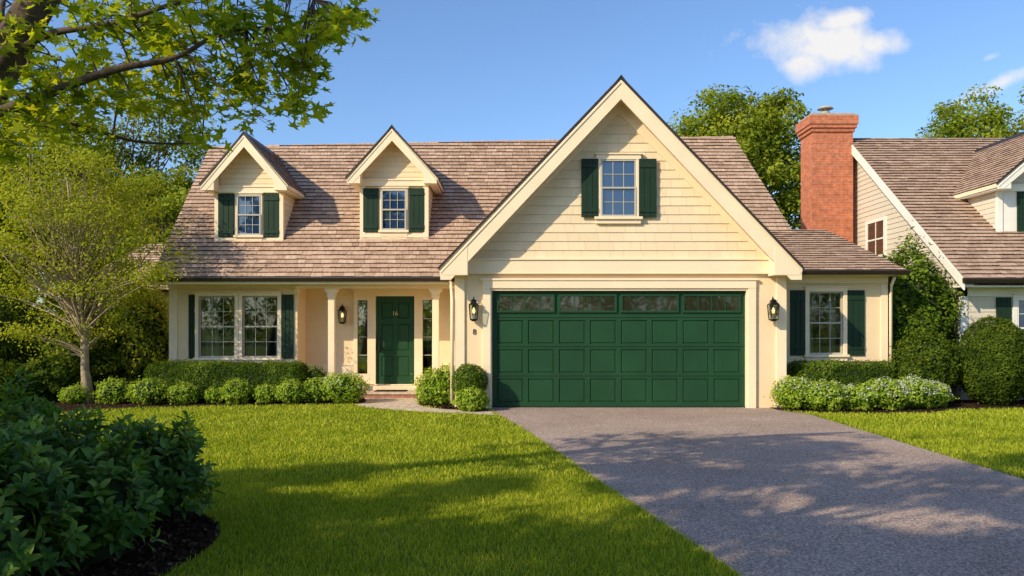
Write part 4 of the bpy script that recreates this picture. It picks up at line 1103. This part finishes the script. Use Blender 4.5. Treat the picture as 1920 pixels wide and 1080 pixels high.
# higher crown above the frame
for k in range(40):
    c = (random.uniform(-5.5, -1.5), random.uniform(2.0, 6.0), random.uniform(4.6, 6.6))
    if c[2] < 1.6+0.43*c[1]+0.35 or c[1]+1.0*c[2] > 10.8: continue
    m = 45; g = norm(RNG.normal(size=(m, 3)))*RNG.uniform(0, .34, (m, 1))
    pos.append(np.array(c)+g); nr.append(np.array([0, 0, 1.0])+RNG.normal(0, .5, (m, 3))); rn.append(RNG.uniform(.1, .9, m))
    if k % 3 == 0: mb.tube([trk[6], tuple((Vector(trk[6])+Vector(c))/2+Vector((0, 0, .2))), c], [.03, .018, .005], 5, cap=False)
mb.build('trunk_and_limbs', M_bark, MT, smooth=True)
pos = np.concatenate(pos)
leaves('foliage', pos, np.concatenate(nr), RNG.uniform(.07, .12, len(pos)), np.concatenate(rn), T_MAPLE, M_lf_maple, MT)

# trees behind / left of the photographer that dapple the lawn and drive: compact, well separated clumps
for (bx, by, cx, cy, cz, rx, ry, rz, nc, sd_) in [(-10.8, -0.5, -9.6, 0.2, 6.2, 3.4, 2.5, 1.3, 34, 31), (-7.5, -4.0, -6.2, -2.2, 6.2, 3.8, 2.3, 1.3, 36, 32), (-3.0, -6.0, -1.2, -2.4, 7.0, 3.4, 2.6, 1.2, 30, 33), (-6.6, -0.6, -5.2, 0.5, 7.4, 3.2, 1.9, 1.0, 22, 34)]:
    tree('shade_tree', (bx, by, 0), (cx, cy, cz), (rx, ry, rz), nc, .40, 210, .17, M_lf_dark, M_bark, .22, sd_, inner=0.1, lump=0.3, flat=0.5)

# ================================================================== LIGHT, SKY, CAMERA
Ld = Vector((0.88, 0.70, -0.66)).normalized()
sd = bpy.data.lights.new('sun', 'SUN'); sd.energy = 5.0; sd.angle = math.radians(0.5); sd.color = (1.0, 0.86, 0.62)
so = bpy.data.objects.new('sun', sd); so.rotation_euler = Ld.to_track_quat('-Z', 'Y').to_euler(); so.location = (-20, -18, 20); COL.objects.link(so)
el = math.asin(-Ld.z); az = math.atan2(-Ld.x, -Ld.y)
W = bpy.data.worlds.new('World'); scene.world = W; W.use_nodes = True
nt = W.node_tree; nt.nodes.clear()
out = nt.nodes.new('ShaderNodeOutputWorld')
sk = nt.nodes.new('ShaderNodeTexSky'); sk.sky_type = 'NISHITA'; sk.sun_disc = False; sk.sun_elevation = el; sk.sun_rotation = az % (2*math.pi)
sk.air_density = 1.0; sk.dust_density = 1.0; sk.ozone_density = 2.2
gn = nt.nodes.new('ShaderNodeMix'); gn.data_type = 'RGBA'; gn.blend_type = 'MULTIPLY'; gn.inputs[0].default_value = 1; gn.inputs[7].default_value = (1.02, 1.20, 1.42, 1)
nt.links.new(sk.outputs[0], gn.inputs[6])
bg = nt.nodes.new('ShaderNodeBackground'); bg.inputs[1].default_value = 0.145
nt.links.new(gn.outputs[2], bg.inputs[0])
# clouds defined by world direction: u = x/y, v = z/y
tc = nt.nodes.new('ShaderNodeTexCoord'); sp = nt.nodes.new('ShaderNodeSeparateXYZ'); nt.links.new(tc.outputs['Generated'], sp.inputs[0])
def M(op, a, b=None, c=None, clamp=False):
    n = nt.nodes.new('ShaderNodeMath'); n.operation = op; n.use_clamp = clamp
    for i, v in enumerate((a, b, c)):
        if v is None: continue
        if isinstance(v, (int, float)): n.inputs[i].default_value = v
        else: nt.links.new(v, n.inputs[i])
    return n.outputs[0]
yy = M('MAXIMUM', sp.outputs[1], 0.05)
u = M('DIVIDE', sp.outputs[0], yy); v = M('DIVIDE', sp.outputs[2], yy)
cb = nt.nodes.new('ShaderNodeCombineXYZ'); nt.links.new(u, cb.inputs[0]); nt.links.new(v, cb.inputs[1])
no = nt.nodes.new('ShaderNodeTexNoise'); no.inputs['Scale'].default_value = 13; no.inputs['Detail'].default_value = 9; no.inputs['Roughness'].default_value = 0.58; nt.links.new(cb.outputs[0], no.inputs['Vector'])
dens = None
for (cu_, cv, ru, rv, tilt, amp) in [(0.395, 0.360, 0.090, 0.036, -0.05, 1.15), (0.38, 0.338, 0.045, 0.028, 0.1, 1.0), (0.465, 0.363, 0.045, 0.022, 0.0, 0.95), (0.62, 0.308, 0.085, 0.014, 0.45, 0.72), (0.612, 0.343, 0.02, 0.007, 0.3, 0.6), (0.41, 0.385, 0.055, 0.016, 0.25, 0.9)]:
    du = M('SUBTRACT', u, cu_); dv = M('SUBTRACT', M('SUBTRACT', v, cv), M('MULTIPLY', du, tilt))
    q = M('ADD', M('POWER', M('ABSOLUTE', M('DIVIDE', du, ru)), 2), M('POWER', M('ABSOLUTE', M('DIVIDE', dv, rv)), 2))
    e = M('MULTIPLY', M('EXPONENT', M('MULTIPLY', q, -0.9)), amp)
    dens = e if dens is None else M('MAXIMUM', dens, e)
d2 = M('ADD', dens, M('MULTIPLY', M('SUBTRACT', no.outputs['Fac'], 0.5), 1.9))
mask = M('MULTIPLY', M('MULTIPLY', M('SUBTRACT', d2, 0.38), 1.7, clamp=True), M('MULTIPLY', dens, 5, clamp=True), clamp=True)
mask = M('MULTIPLY', mask, M('GREATER_THAN', sp.outputs[1], 0.06))
mask = M('MULTIPLY', mask, 0.95)
cbg = nt.nodes.new('ShaderNodeBackground'); cbg.inputs[0].default_value = (1.0, 0.975, 0.95, 1); cbg.inputs[1].default_value = 0.95
ms = nt.nodes.new('ShaderNodeMixShader'); nt.links.new(mask, ms.inputs[0]); nt.links.new(bg.outputs[0], ms.inputs[1]); nt.links.new(cbg.outputs[0], ms.inputs[2])
nt.links.new(ms.outputs[0], out.inputs[0])

cam = bpy.data.cameras.new('camera'); cam.sensor_width = 36; cam.lens = 27.41; cam.shift_y = 69/1920; cam.clip_start = 0.05; cam.clip_end = 1500
co = bpy.data.objects.new('camera', cam); co.location = (0, 0, 1.6); co.rotation_euler = (math.pi/2, 0, 0); COL.objects.link(co)
scene.camera = co
scene.view_settings.view_transform = 'Standard'; scene.view_settings.look = 'None'; scene.view_settings.exposure = 0; scene.view_settings.gamma = 1
